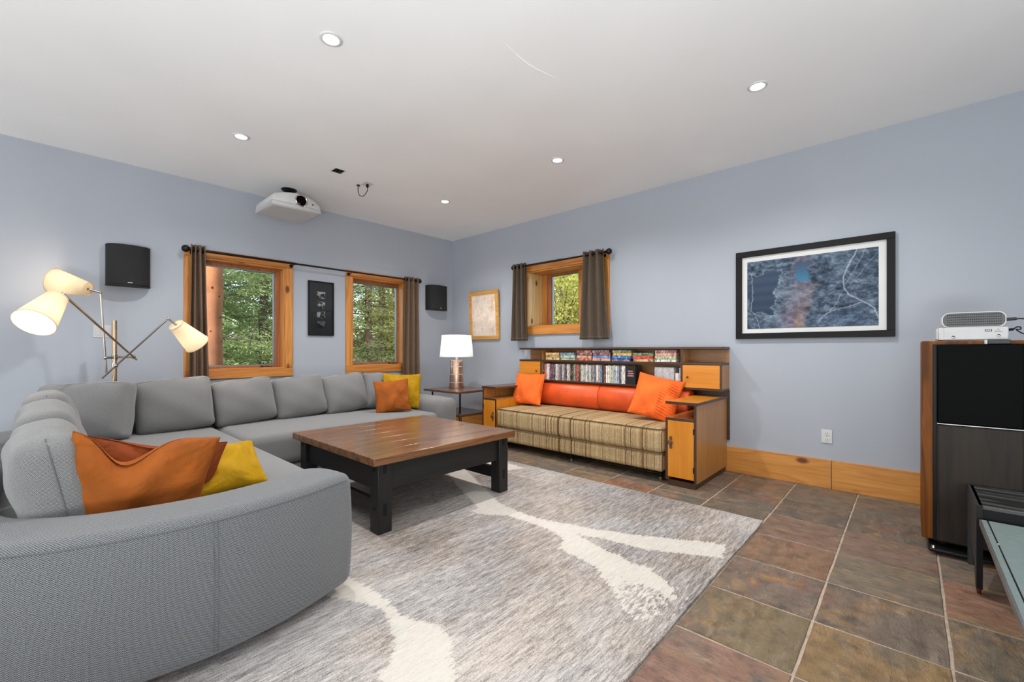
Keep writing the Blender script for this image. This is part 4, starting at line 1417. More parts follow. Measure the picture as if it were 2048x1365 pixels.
throw_pillow('throw_pillow', (0.985, -1.53, 0.640), 0.42, 0.40, 0.14, 62, 16, 2, MAT['velvet_mustard'], 'square mustard yellow pillow behind the small orange one at the far sofa arm', 35, None, 0.08)

# ================================================================== COFFEE TABLE
ct = thing('coffee_table', 'square plank-topped coffee table with chunky black mortised legs', 'table', (2.265, -2.337, 0))
tx0, tx1, ty0, ty1 = 1.675, 2.858, -2.935, -1.742
top = bpy.data.objects.new('top', None); C.objects.link(top); top.parent = ct
npl = 7
pwid = (tx1 - tx0) / npl
rnd = random.Random(3)
for k in range(npl):
    bx('plank', tx0 + k * pwid + 0.0012, tx0 + (k + 1) * pwid - 0.0012, ty0, ty1, 0.424, 0.471 - rnd.uniform(0, 0.0008), MAT['table_top'], top, 0.0035)
lx = (tx0 + 0.035, tx1 - 0.035 - 0.092); ly = (ty0 + 0.045, ty1 - 0.045 - 0.092)
for i, x in enumerate(lx):
    for j, y in enumerate(ly):
        leg = bx('leg', x, x + 0.092, y, y + 0.092, SF, 0.4235, MAT['table_base'], ct, 0.004)
        yo = y - 0.0035 if j == 0 else y + 0.092
        for z in (0.385, 0.155):
            mb = MB(); mb.cyl((x + 0.046, yo, z), (x + 0.046, yo + 0.0035, z), 0.011, n=16); obj('peg', mb, MAT['black'], leg, bevel=0.001)
        xo = x + 0.0915 if i == 1 else x - 0.0035
        for z0, z1 in ((0.365, 0.415), (0.115, 0.185)):
            bx('tenon', xo, xo + 0.004, y + 0.036, y + 0.056, z0, z1, MAT['black'], leg, 0.0015)
for x in (tx0 + 0.06, tx1 - 0.06 - 0.03):
    bx('apron', x, x + 0.03, ly[0] + 0.092, ly[1], 0.255, 0.4235, MAT['table_rail_y'], ct, 0.003)
for y in (ty0 + 0.07, ty1 - 0.07 - 0.03):
    bx('apron', lx[0] + 0.092, lx[1], y, y + 0.03, 0.255, 0.4235, MAT['table_rail_x'], ct, 0.003)
for y in (ly[0] + 0.03, ly[1] + 0.03):
    bx('stretcher', lx[0] + 0.092, lx[1], y, y + 0.034, 0.105, 0.19, MAT['table_rail_x'], ct, 0.003)

# ================================================================== DAYBED UNIT
db = thing('daybed', 'striped brown daybed with an orange leather bolster, set between two birch cabinets', 'daybed', (2.66, -0.45, 0))
mx0, mx1 = 1.705, 3.620
soft('mattress', mx0, mx1, -0.79, -0.045, 0.238, 0.445, 0.045, MAT['stripes'], db, (0.0, 0.006, 0.010), 12)
soft('base', mx0 + 0.01, mx1 - 0.01, -0.775, -0.05, 0.085, 0.236, 0.03, MAT['stripes'], db, (0, 0.004, 0), 8)
def piping(z, x0, x1, y0, y1, rc, mat, parent, name='piping'):
    pts = []
    for cx, cy, a0 in ((x1 - rc, y1 - rc, 0), (x0 + rc, y1 - rc, 90), (x0 + rc, y0 + rc, 180), (x1 - rc, y0 + rc, 270)):
        for k in range(6):
            a = R(a0 + 90 * k / 5); pts.append((cx + rc * math.cos(a), cy + rc * math.sin(a), z))
    pts.append(pts[0])
    mb = MB(); mb.tube(pts, 0.005, 6, caps=False)
    return obj(name, mb, mat, parent)
MAT['piping'] = plain('brown_piping', (98, 74, 44), 0.8)
piping(0.437, mx0 + 0.008, mx1 - 0.008, -0.784, -0.05, 0.05, MAT['piping'], db)
piping(0.240, mx0 + 0.004, mx1 - 0.004, -0.786, -0.05, 0.05, MAT['piping'], db)
for x in (1.80, 2.66, 3.56):
    for y in (-0.70, -0.12):
        leg = MB(); leg.cyl((x, y, 0.03), (x, y, 0.088), 0.017, 0.024, 14); lo = obj('leg', leg, MAT['black'], db)
        f_ = MB(); f_.cyl((x, y, 0.0012), (x, y, 0.032), 0.014, 0.0165, 14); obj('leg_cap', f_, MAT['brass'], lo)
for k, (x0, x1) in enumerate(((1.735, 2.672), (2.676, 3.615))):
    n = 20
    prof = [(-0.145 + 0.115 * math.cos(a) * (1.0 if math.cos(a) < 0 else 0.9), 0.588 + 0.138 * math.sin(a)) for a in [2 * PI * q / n for q in range(n)]]
    mb = MB()
    rings = []
    for x, s in ((x0, 0.86), (x0 + 0.004, 0.955), (x0 + 0.015, 1.0), (x1 - 0.015, 1.0), (x1 - 0.004, 0.955), (x1, 0.86)):
        rings.append([(x, -0.145 + (y + 0.145) * s, 0.588 + (z - 0.588) * s) for y, z in prof])
    mb.grid(rings, close_v=True); mb.poly(rings[0]); mb.poly(rings[-1], flip=True)
    obj('bolster', mb, MAT['leather'], db, smooth=50)
# pillows on the daybed
throw_pillow('throw_pillow', (1.815, -0.36, 0.640), 0.40, 0.38, 0.14, 8, 20, 0, MAT['cotton_orange'], 'plain bright orange square pillow at the corner end of the daybed', 41, None, 0.07)
rp_ = throw_pillow('throw_pillow', (3.37, -0.37, 0.655), 0.42, 0.42, 0.15, 18, 24, 13, MAT['cotton_orange'], 'pleated bright orange pillow tipped against the right-hand birch cabinet of the daybed', 42, None, 0.06)
# pleats of the second pillow
T = pose(18, 24, 13)
for k in range(13):
    pts = []
    for q in range(9):
        t = q / 8
        u = 0.15 + 0.72 * t; v = -0.86 + 0.125 * k + 0.16 * (1 - t)
        if v > 0.80:
            v = 0.80
        x = 0.21 * u * (1 - 0.06 * (1 - v * v) * abs(u) ** 1.5); z = 0.21 * v * (1 - 0.06 * (1 - u * u) * abs(v) ** 1.5)
        y = -0.075 * ((1 - abs(u) ** 2.4) * (1 - abs(v) ** 2.4)) ** 0.55 - 0.001
        pts.append(T @ Vector((x, y, z)) + Vector((3.37, -0.37, 0.655)))
    mb = MB(); mb.tube(pts, 0.005, 6); obj('pleat', mb, MAT['cotton_orange'], rp_)

# bookcase behind the daybed
bc = thing('headboard_bookcase', 'long low birch bookcase with dark edges running behind the daybed', 'bookcase', (2.725, -0.11, 0))
bx0, bx1, yf, yb = 1.552, 3.900, -0.222, -0.004
DIVL, DIVR = 1.892, 3.548
bx('top', bx0, bx1, yf - 0.004, yb, 1.098, 1.120, MAT['trim'], bc, 0.004)
bx('shelf', bx0, bx1, yf, yb - 0.012, 0.958, 0.978, MAT['trim'], bc, 0.002)
bx('bottom', bx0, bx1, yf, yb - 0.012, 0.730, 0.747, MAT['trim'], bc, 0.002)
for x in (DIVL, DIVR):
    bx('divider', x - 0.009, x + 0.009, yf + 0.002, yb - 0.012, 0.978, 1.098, MAT['side_v'], bc, 0.001)
    bx('divider', x - 0.009, x + 0.009, yf + 0.002, yb - 0.012, 0.747, 0.958, MAT['side_v'], bc, 0.001)
    bx('divider_edge', x - 0.0095, x + 0.0095, yf - 0.001, yf + 0.002, 0.747, 1.098, MAT['trim'], bc, 0)
bx('back_panel', bx0 + 0.0, bx1 - 0.004, yb - 0.011, yb, 0.748, 1.097, MAT['side_h'], bc, 0)
bx('lower_back', bx0 + 0.02, bx1 + 0.002, yb - 0.011, yb - 0.002, 0.28, 0.729, MAT['trim'], bc, 0)
for x0, x1, hinge, kx in ((bx0 + 0.004, DIVL - 0.012, 1, DIVL - 0.06), (DIVR + 0.012, bx1 - 0.018, -1, DIVR + 0.06)):
    d = bx('door', x0, x1, yf - 0.004, yf + 0.014, 0.750, 0.955, MAT['maple_h'], bc, 0.002)
    mb = MB(); mb.lathe([(0.0001, 0.022), (0.008, 0.020), (0.010, 0.014), (0.005, 0.008), (0.005, 0.0)], n=14, T=Matrix.Translation((kx, yf - 0.004, 0.845)) @ Matrix.Rotation(R(90), 4, 'X')); obj('knob', mb, MAT['trim'], d)
bx('side_panel', bx1 - 0.016, bx1 - 0.002, yf + 0.003, yb - 0.012, 0.747, 0.958, MAT['side_v'], bc, 0.001)
bx('side_edge', bx1 - 0.017, bx1 - 0.001, yf - 0.002, yf + 0.003, 0.747, 0.958, MAT['trim'], bc, 0)
bx('side_panel', bx0 + 0.002, bx0 + 0.016, yf + 0.015, yb - 0.012, 0.747, 0.958, MAT['side_v'], bc, 0.001)

def end_cabinet(x0, x1, outer, label):
    """outer = +1 when the closed side faces +x."""
    yf_, yb_ = -0.782, -0.024
    root = thing('end_cabinet', label, 'cabinet', ((x0 + x1) / 2, -0.4, 0))
    t = 0.016
    xo0, xo1 = (x1 - t, x1) if outer > 0 else (x0, x0 + t)      # outer side
    xi0, xi1 = (x0, x0 + t) if outer > 0 else (x1 - t, x1)      # bed side
    bx('outer_side', xo0, xo1, yf_ + 0.006, yb_, 0.045, 0.657, MAT['side_v'], root, 0.001)
    bx('outer_edge', xo0 - 0.0005, xo1 + 0.0005, yf_, yf_ + 0.006, 0.0012 + 0.043, 0.657, MAT['trim'], root, 0)
    bx('inner_side', xi0, xi1, yf_ + 0.006, yb_, 0.045, 0.530, MAT['maple_v'], root, 0.001)
    bx('inner_edge', xi0 - 0.0005, xi1 + 0.0005, yf_, yf_ + 0.006, 0.045, 0.530, MAT['trim'], root, 0)
    tp = bx('top', x0 + (0.003 if outer > 0 else -0.005), x1 + (0.008 if outer > 0 else -0.003), yf_ - 0.004, yb_, 0.658, 0.678, MAT['maple_h'] if outer > 0 else MAT['walnut'], root, 0.002)
    bx('top_edge', x0 + (0.002 if outer > 0 else -0.006), x1 + (0.009 if outer > 0 else -0.002), yf_ - 0.007, yf_ - 0.0045, 0.657, 0.679, MAT['trim'], root, 0)
    xe = x1 + 0.0085 if outer > 0 else x0 - 0.0085
    bx('top_edge', xe, xe + 0.003, yf_ - 0.004, yb_, 0.657, 0.679, MAT['trim'], root, 0)
    bx('shelf', x0 + 0.0005, x1 - t if outer > 0 else x1 - 0.0005, yf_ + 0.002, yb_, 0.530, 0.546, MAT['side_h'], root, 0.001)
    bx('shelf_edge', x0 + 0.0005 if outer > 0 else x0 + t, x1 - t if outer > 0 else x1 - 0.0005, yf_ - 0.001, yf_ + 0.002, 0.529, 0.547, MAT['trim'], root, 0)
    bx('back_panel', x0 + t, x1 - t, yb_ - 0.01, yb_, 0.547, 0.657, MAT['side_h'], root, 0)
    d = bx('door', x0 + t + 0.003, x1 - t - 0.003, yf_ - 0.002, yf_ + 0.014, 0.072, 0.525, MAT['maple_v'], root, 0.002)
    hx = xi1 + 0.030 if outer > 0 else xi0 - 0.030
    hz0 = 0.30
    bx('handle', hx - 0.010, hx + 0.010, yf_ - 0.012, yf_ - 0.0022, hz0, hz0 + 0.028, MAT['walnut'], d, 0.003)
    bx('handle', hx - 0.010, hx + 0.010, yf_ - 0.012, yf_ - 0.0022, hz0 + 0.072, hz0 + 0.100, MAT['walnut'], d, 0.003)
    mb = MB(); mb.lathe([(0.0001, 0.026), (0.015, 0.024), (0.019, 0.015), (0.017, 0.006), (0.008, 0.0)], n=18, T=Matrix.Translation((hx - 0.002, yf_ - 0.002, hz0 + 0.05)) @ Matrix.Rotation(R(90), 4, 'X')); obj('knob', mb, MAT['walnut'], d, smooth=50)
    xh = x1 - t - 0.004 if outer > 0 else x0 + t + 0.004
    for z in (0.13, 0.43):
        bx('hinge', xh - 0.004, xh + 0.004, yf_ - 0.0045, yf_ - 0.002, z, z + 0.045, MAT['bronze'], d, 0)
    bx('plinth', x0 + 0.012, x1 - 0.008, yf_ + 0.014, yb_, 0.0012, 0.045, MAT['trim'], root, 0.001)
    return root
end_cabinet(3.636, 3.880, 1, 'birch end cabinet with brown side veneer between the daybed and the bare wall')
end_cabinet(1.482, 1.700, -1, 'birch end cabinet between the side table and the daybed')

# ================================================================== CASES IN THE BOOKCASE
def case_mesh(name, a, b, c, mat, bev=0.001):
    me = bpy.data.meshes.new(name)
    mb = MB().box(-a / 2, a / 2, -b / 2, b / 2, 0, c)
    me.from_pydata(mb.v, [], mb.f); me.materials.append(mat)
    return me
def put_case(me, name, x, y, z, col, label, cat, group, rot=0.0, tilt=0.0):
    o = link_mesh(me, name)
    o.location = (x, y, z); o.rotation_euler = (0, tilt, rot)
    o.color = lin(col)
    return tag(o, label, cat, group)
def words(n):
    return ['first', 'second', 'third', 'fourth', 'fifth', 'sixth', 'seventh', 'eighth', 'ninth', 'tenth', '11th', '12th', '13th', '14th', '15th', '16th', '17th', '18th', '19th', '20th'][n] if n < 20 else '%d%s' % (n + 1, {1: 'st', 2: 'nd', 3: 'rd'}.get((n + 1) % 10, 'th'))
def shade_word(c):
    r, g, b = c
    v = max(c); s = v - min(c)
    if s < 34:
        return 'black' if v < 70 else 'dark grey' if v < 120 else 'grey' if v < 180 else 'white'
    if r >= g and r >= b:
        if b > g:
            return 'pink' if v > 170 else 'plum'
        return 'orange' if g > 0.55 * r and v > 150 else 'red' if g < 0.55 * r else 'brown'
    if b >= r:
        return 'blue'
    return 'green'
seq = [(60, 58, 60), (190, 120, 100), (220, 214, 212), (226, 222, 220), (130, 80, 100), (112, 66, 88), (90, 84, 88), (70, 66, 68), (216, 212, 208), (190, 176, 176), (140, 128, 128), (96, 88, 90), (208, 200, 198), (120, 110, 112), (66, 62, 64),
       (216, 206, 196), (176, 160, 150), (40, 40, 44), (60, 62, 60), (150, 150, 120), (140, 70, 56), (180, 90, 74), (60, 54, 54), (190, 186, 160), (200, 196, 180), (176, 176, 170), (220, 214, 208), (160, 156, 152), (200, 200, 196), (120, 122, 120),
       (140, 136, 140), (96, 92, 92), (222, 218, 212), (190, 150, 150), (90, 140, 170), (38, 40, 42), (120, 60, 56), (230, 226, 214), (224, 222, 210), (190, 200, 170), (200, 190, 170), (150, 170, 190), (210, 208, 210), (140, 150, 160), (80, 88, 96), (226, 222, 212), (214, 210, 202)]
rc = random.Random(12)
case_v = [case_mesh('disc_case', wd, 0.135, ht, MAT['case_up']) for wd, ht in ((0.0205, 0.186), (0.0205, 0.184), (0.0195, 0.180), (0.0215, 0.187))]
wds = (0.0205, 0.0205, 0.0195, 0.0215)
x = 1.912
n_case = 0
end_x = 2.972
step = (end_x - x) / len(seq)
for k, c in enumerate(seq):
    q = rc.randrange(4)
    put_case(case_v[q], 'disc_case', x + step * (k + 0.5), -0.135 + rc.uniform(-0.004, 0.003), 0.7478, c, '%s-spined disc case, %s from the corner end of the lower shelf row' % (shade_word(c), words(k)), 'disc case', 'disc cases on the lower bookcase shelf')
# boxed set with pale red lettering blocks
bs = thing('boxed_set', 'thick black boxed disc set with pale lettering at the end of the lower row', 'disc case', (3.03, -0.135, 0.7478))
bx('box', 2.978, 3.082, -0.205, -0.065, 0.7478, 0.935, plain('black_card', (24, 22, 22), 0.4), bs, 0.002)
MAT['print_red'] = plain('pale_red_print', (196, 140, 136), 0.5)
for z, a, b in ((0.872, 3.00, 3.055), (0.849, 3.005, 3.06), (0.826, 2.998, 3.062)):
    mb = MB()
    xx = a
    while xx < b - 0.006:
        wq = rc.uniform(0.006, 0.011)
        mb.box(xx, xx + wq, -0.2056, -0.2046, z, z + 0.013); xx += wq + 0.003
    obj('lettering', mb, MAT['print_red'], bs)
# grey game cases and odd white ones on the right of the lower shelf
g_me = case_mesh('game_case', 0.0232, 0.13, 0.180, MAT['case_plain'])
for k in range(8):
    put_case(g_me, 'game_case', 3.292 + 0.0236 * k, -0.135, 0.7478, (188, 188, 188) if k % 3 else (176, 178, 180), 'pale grey game case standing behind the pleated pillow, %s from its left end' % words(k), 'game case', 'grey game cases on the lower bookcase shelf')
s_me = case_mesh('small_case', 0.030, 0.12, 0.128, MAT['case_plain'])
put_case(s_me, 'small_case', 3.498, -0.14, 0.7478, (214, 212, 206), 'short white case beside the grey game cases', 'game case', None)
put_case(case_mesh('slim_case', 0.014, 0.12, 0.176, MAT['case_plain']), 'slim_case', 3.527, -0.14, 0.7478, (208, 208, 204), 'slim tall white case against the bookcase divider', 'game case', None)
f_me = case_mesh('flat_case', 0.12, 0.14, 0.013, MAT['case_plain'])
for k in range(2):
    put_case(f_me, 'flat_case', 3.225 + 0.003 * k, -0.14, 0.7478 + 0.0135 * k, (206, 206, 202), '%s of two white cases lying flat beside the grey game cases' % ('lower', 'upper')[k], 'game case', 'flat white cases on the lower shelf')
# tapes lying in stacks on the upper shelf
t_me = case_mesh('video_tape', 0.188, 0.105, 0.0268, MAT['case_flat'])
t_me2 = case_mesh('video_tape', 0.205, 0.12, 0.0272, MAT['case_flat'])
stacks = [(2.045, 't', [(226, 178, 120), (160, 160, 120), (222, 172, 108)]),
          (2.262, 't', [(170, 184, 160), (190, 200, 176), (110, 140, 160)]),
          (2.465, 't', [(200, 110, 90), (206, 150, 120), (120, 80, 78), (176, 100, 80)]),
          (2.680, 'T', [(206, 150, 140), (70, 120, 170), (150, 90, 90), (120, 110, 110)]),
          (2.895, 'T', [(60, 84, 140), (70, 120, 180), (216, 170, 90), (110, 126, 92)]),
          (3.110, 'T', [(214, 170, 110), (206, 70, 60), (110, 130, 90)]),
          (3.415, 'T', [(226, 220, 214), (170, 180, 140), (196, 140, 120), (130, 90, 84)])]
stacks[5] = (3.165, 'T', stacks[5][2])
stacks[4] = (2.932, 'T', stacks[4][2])
stacks[3] = (2.700, 'T', stacks[3][2])
stacks[2] = (2.485, 't', stacks[2][2])
for si, (xs, kind, cols) in enumerate(stacks):
    xs_ = xs if si != 6 else 3.392
    for k, c in enumerate(cols):
        me = t_me if kind == 't' else t_me2
        put_case(me, 'video_tape', xs_ + rc.uniform(-0.008, 0.008), -0.152 + rc.uniform(-0.006, 0.004), 0.9785 + 0.0286 * k, c,
                 '%s video tape %s in the %s upper-shelf stack from the corner end' % (shade_word(c), ('at the bottom', 'second from the bottom', 'third from the bottom', 'on top')[k] if len(cols) == 4 else ('at the bottom', 'in the middle', 'on top')[k], words(si)), 'video tape', 'video tapes stacked on the upper bookcase shelf', rc.uniform(-0.02, 0.02))

# ================================================================== SIDE TABLE AND TABLE LAMP
st = thing('side_table', 'small dark walnut side table with splayed leg, tucked behind the sofa arm', 'table', (0.87, -0.6, 0))
bx('top', 0.53, 1.205, -0.915, -0.30, 0.575, 0.600, MAT['walnut'], st, 0.003)
bx('lower_shelf', 0.60, 1.17, -0.86, -0.36, 0.292, 0.318, MAT['walnut'], st, 0.003)
for x, y in ((1.155, -0.84), (1.155, -0.38), (0.62, -0.84), (0.62, -0.38)):
    up = MB(); up.cyl((x, y, 0.3175), (x, y, 0.575), 0.011, n=12); u_ = obj('upright', up, MAT['bronze'], st)
    cl = MB(); cl.cyl((x, y, 0.3182), (x, y, 0.335), 0.016, n=12); obj('collar', cl, MAT['chrome'], u_)
for x, y, dx, dy in ((1.150, -0.835, 0.02, -0.01), (1.150, -0.40, 0.02, 0.10), (0.63, -0.835, -0.04, -0.02), (0.63, -0.40, -0.04, 0.08)):
    lg = MB(); lg.tube([(x, y, 0.292), (x + dx, y + dy, 0.0015)], 0.017, 10, rs=[0.019, 0.012]); obj('leg', lg, MAT['trim'], st)
tl = thing('table_lamp', 'table lamp with a banded metal cylinder base and white drum shade on the side table', 'lamp', (0.76, -0.56, 0.6))
lo_ = (0.76, -0.56, 0.6005)
mb = MB(); mb.lathe([(0.0001, 0.0), (0.092, 0.0), (0.094, 0.006), (0.081, 0.355), (0.078, 0.362), (0.0001, 0.363)], lo_, 40); base = obj('base', mb, MAT['lamp_base'], tl, smooth=50)
for z in (0.07, 0.175, 0.275):
    r = 0.0937 - 0.013 * z / 0.355
    mb = MB(); mb.lathe([(r - 0.0006, z), (r + 0.0012, z + 0.002), (r + 0.0012, z + 0.007), (r - 0.0006, z + 0.009)], lo_, 40); obj('band', mb, MAT['offwhite'], base, smooth=50)
mb = MB(); mb.cyl((0.76, -0.56, 0.963), (0.76, -0.56, 1.02), 0.016, n=16); obj('neck', mb, MAT['white_plastic'], tl)
mb = MB()
mb.lathe([(0.218, 0.405), (0.190, 0.685)], lo_, 48); shd = obj('lamp_shade', mb, MAT['shade_white'], tl, smooth=60)
for z, r in ((0.405, 0.218), (0.685, 0.190)):
    mb = MB(); mb.lathe([(r - 0.002, z - 0.003), (r + 0.002, z - 0.003), (r + 0.002, z + 0.003), (r - 0.002, z + 0.003), (r - 0.002, z - 0.003)], lo_, 48); obj('shade_rim', mb, MAT['offwhite'], shd)
mb = MB()
mb.cyl((0.76, -0.56, 1.02), (0.76, -0.56, 1.29), 0.004, n=8); mb.ball((0.76, -0.56, 1.295), 0.010, 10, 6)
for a in range(3):
    mb.tube([(0.76, -0.56, 1.28), (0.76 + 0.19 * math.cos(R(120 * a + 20)), -0.56 + 0.19 * math.sin(R(120 * a + 20)), 1.283)], 0.002, 6)
obj('finial', mb, MAT['brass'], tl)
mb = MB(); mb.ball((0.76, -0.56, 1.11), 0.03, 14, 10, (1, 1, 1.25)); obj('bulb', mb, MAT['bulb'], tl)
light('POINT', 'table_lamp_bulb', (0.76, -0.56, 1.19), 5, (1.0, 0.93, 0.85), shadow_soft_size=0.03)

# ================================================================== FLOOR LAMP
fl = thing('floor_lamp', 'nickel three-armed floor lamp with cream cone shades behind the sofa corner', 'lamp', (0.28, -3.806, 0))
px, py = 0.28, -3.806
mb = MB(); mb.lathe([(0.0001, 0.0012), (0.135, 0.0012), (0.135, 0.018), (0.13, 0.024), (0.02, 0.03), (0.0001, 0.03)], (px, py, 0), 32); obj('base', mb, MAT['chrome'], fl)
mb = MB(); mb.cyl((px, py, 0.028), (px, py, 1.335), 0.0155, n=16); obj('pole', mb, MAT['brass'], fl)
def lamp_arm(a, b, neck, wide, hub, mat, e, r=0.0075):
    a, b, neck, wide, hub = [Vector(q) for q in (a, b, neck, wide, hub)]
    mb = MB(); mb.tube([a, b], r, 10); arm = obj('arm', mb, mat, fl)
    # bracket from the pole to the arm
    d = (b - a).normalized()
    q = a + d * (hub - a).dot(d)
    mb = MB(); mb.tube([Vector((px, py, q.z)), q], 0.009, 10); mb.ball(q, 0.015, 12, 8); mb.cyl((px, py, q.z - 0.02), (px, py, q.z + 0.02), 0.0195, n=16); obj('joint', mb, mat, arm)
    ax = (wide - neck).normalized()
    mb = MB(); mb.tube([b, neck + ax * 0.03], 0.008, 10); mb.ball(b, 0.011, 12, 8); mb.cyl(neck + ax * 0.005, neck + ax * 0.055, 0.018, n=14); obj('socket', mb, MAT['chrome'], arm)
    T = Matrix.Translation(neck) @ ax.to_track_quat('Z', 'Y').to_matrix().to_4x4()
    L = 0.225
    mb = MB(); mb.lathe([(0.010, 0.001), (0.052, 0.0), (0.054, 0.002), (0.095, L)], n=40, T=T); s_ = obj('lamp_shade', mb, MAT['shade_cream'], fl, smooth=60)
    mb = MB()
    for z, rr in ((0.0, 0.054), (L, 0.095)):
        mb.lathe([(rr - 0.0018, z - 0.003), (rr + 0.0018, z - 0.003), (rr + 0.0018, z + 0.003), (rr - 0.0018, z + 0.003), (rr - 0.0018, z - 0.003)], n=40, T=T)
    obj('shade_rim', mb, MAT['shade_cream'], s_)
    c = neck + ax * 0.11
    mb = MB(); mb.ball(c, 0.026, 14, 10); obj('bulb', mb, MAT['bulb'], s_)
    light('POINT', 'floor_lamp_bulb', neck + ax * 0.165, e, (1.0, 0.91, 0.78), shadow_soft_size=0.025)
lamp_arm((0.299, -3.671, 1.01), (1.353, -4.127, 1.428), (1.325, -4.153, 1.403), (1.436, -4.226, 1.274), (0.33, -3.72, 1.08), MAT['brass'], 1.9)
lamp_arm((0.318, -3.857, 0.900), (0.391, -3.898, 1.546), (0.417, -3.969, 1.563), (0.294, -4.15, 1.621), (0.33, -3.86, 1.03), MAT['chrome'], 1.9)
lamp_arm((0.290, -3.882, 0.864), (0.747, -3.529, 1.343), (0.755, -3.480, 1.295), (0.692, -3.348, 1.163), (0.36, -3.79, 0.98), MAT['chrome'], 1.9)

# low white bench between the sofa back and the wall
wb = thing('white_bench', 'low white bench at the picture edge between the sofa back and the wall', 'bench', (0.19, -4.75, 0))
bx('seat', 0.03, 0.34, -5.3, -4.36, 0.42, 0.455, MAT['white_lacquer'], wb, 0.004)
for x in (0.05, 0.28):
    for y in (-5.26, -4.44):
        bx('leg', x, x + 0.04, y, y + 0.04, 0.0012, 0.42, MAT['white_lacquer'], wb, 0.003)

# ================================================================== TOWER SPEAKER AND THINGS ON IT
ts = thing('tower_speaker', 'tall oak tower speaker with gloss black upper and brown lower grille', 'speaker', (5.35, -0.72, 0))
bx('cabinet', 5.146, 5.548, -0.925, -0.50, 0.060, 1.140, MAT['oak'], ts, 0.004)
bx('baffle_edge', 5.190, 5.526, -0.938, -0.9255, 0.062, 1.122, MAT['black'], ts, 0.002)
bx('upper_grille', 5.205, 5.512, -0.958, -0.939, 0.700, 1.121, MAT['gloss_black'], ts, 0.006)
bx('lower_grille', 5.205, 5.512, -0.962, -0.939, 0.064, 0.694, MAT['grille'], ts, 0.010)
bx('grille_trim', 5.206, 5.511, -0.964, -0.940, 0.6942, 0.6995, MAT['screen_metal'], ts, 0.001)
for x in (5.23, 5.48):
    mb = MB(); mb.cyl((x, -0.86, 0.03), (x, -0.86, 0.06), 0.03, n=16); obj('riser', mb, MAT['black'], ts)
pl = bx('base_plate', 5.17, 5.53, -1.0, -0.52, 0.016, 0.034, MAT['black'], ts, 0.008, seg=3)
for x in (5.19, 5.51):
    for y in (-0.985, -0.54):
        mb = MB(); mb.cyl((x, y, 0.034), (x, y, 0.048), 0.010, 0.007, 12); mb.cyl((x, y, 0.0008), (x, y, 0.016), 0.003, 0.012, 12); obj('spike', mb, MAT['chrome'], pl)

dv = thing('vented_box', 'white electronics box with a rounded grey vent, sitting on the tower speaker', 'electronics', (5.34, -0.85, 1.14))
mb = MB().box(5.213, 5.467, -0.90, -0.72, 1.1445, 1.210)
obj('body', mb, MAT['white_plastic'], dv, bevel=0.004)
bx('end_cap', 5.205, 5.2128, -0.897, -0.723, 1.147, 1.207, MAT['white_plastic'], dv, 0.003)
bx('panel_line', 5.233, 5.2345, -0.9004, -0.8990, 1.146, 1.209, MAT['screen_metal'], dv, 0)
def stadium(cx, cz, hw, hh, n=8):
    o = []
    r = hh * 0.78
    for sx, sz, a0 in ((1, -1, -90), (1, 1, 0), (-1, 1, 90), (-1, -1, 180)):
        for k in range(n + 1):
            a = R(a0 + 90 * k / n)
            o.append((cx + sx * (hw - r) + r * math.cos(a), cz + sz * (hh - r) + r * math.sin(a)))
    return o
sq = lambda o: [(cx, cz) for cx, cz in o]
out_ = stadium(5.344, 1.2515, 0.117, 0.0405)
mb = MB(); mb.prism(out_, 1, -0.885, -0.74); hd = obj('vent_housing', mb, MAT['offwhite'], dv, smooth=40, bevel=0.002)
mb = MB(); mb.prism(stadium(5.344, 1.2515, 0.113, 0.0365), 1, -0.8868, -0.8845); obj('vent_grille', mb, MAT['grey_metal'], hd)
mb = MB()
for r_i in range(5):
    for c_i in range(26):
        xx = 5.247 + c_i * 0.0077; zz = 1.226 + r_i * 0.0125
        if abs(xx - 5.344) < 0.1:
            mb.box(xx, xx + 0.0045, -0.8874, -0.8862, zz, zz + 0.004)
o_ = obj('vent_holes', mb, MAT['black'], hd); o_['kind'] = 'stuff'
lb = bx('label', 5.385, 5.410, -0.9008, -0.8995, 1.188, 1.199, MAT['black'], dv, 0)
mb = MB()
for a, b in ((5.3875, 5.3935), (5.395, 5.4000), (5.4012, 5.4075)):
    mb.box(a, b, -0.9011, -0.9007, 1.191, 1.1965)
obj('label_print', mb, MAT['offwhite'], lb)
mb = MB()
for p, q in (((5.420, 1.186), (5.432, 1.202)), ((5.432, 1.202), (5.436, 1.186)), ((5.418, 1.186), (5.446, 1.186))):
    mb.tube([(p[0], -0.9002, p[1]), (q[0], -0.9002, q[1])], 0.0009, 6)
obj('triangle_mark', mb, MAT['screen_metal'], dv)
for x, z in ((5.270, 1.160), (5.433, 1.165)):
    mb = MB(); mb.lathe([(0.0001, 0.0005), (0.0045, 0.001), (0.007, 0.003), (0.008, 0.0)], n=16, T=Matrix.Translation((x, -0.9, z)) @ Matrix.Rotation(R(90), 4, 'X')); obj('screw_cup', mb, MAT['chrome'], dv, smooth=50)
mb = MB(); mb.ball((5.207, -0.89, 1.158), 0.005, 10, 6); obj('side_knob', mb, MAT['white_plastic'], dv)
for x in (5.226, 5.45):
    mb = MB(); mb.cyl((x, -0.74, 1.1404), (x, -0.74, 1.1446), 0.008, n=12); obj('foot', mb, MAT['black'], dv)
bk = thing('adapter_block', 'small black block with a white strip under the front edge of the vented box', 'adapter', (5.425, -0.95, 1.122))
bx('block', 5.390, 5.468, -0.957, -0.906, 1.1225, 1.1435, MAT['black_side'], bk, 0.002)
bx('white_strip', 5.380, 5.3895, -0.955, -0.91, 1.1225, 1.1435, MAT['white_plastic'], bk, 0.001)
cb = thing('power_cable', 'dark grey plug and lead running from the rounded vent of the box', 'cable', (5.47, -0.80, 1.25))
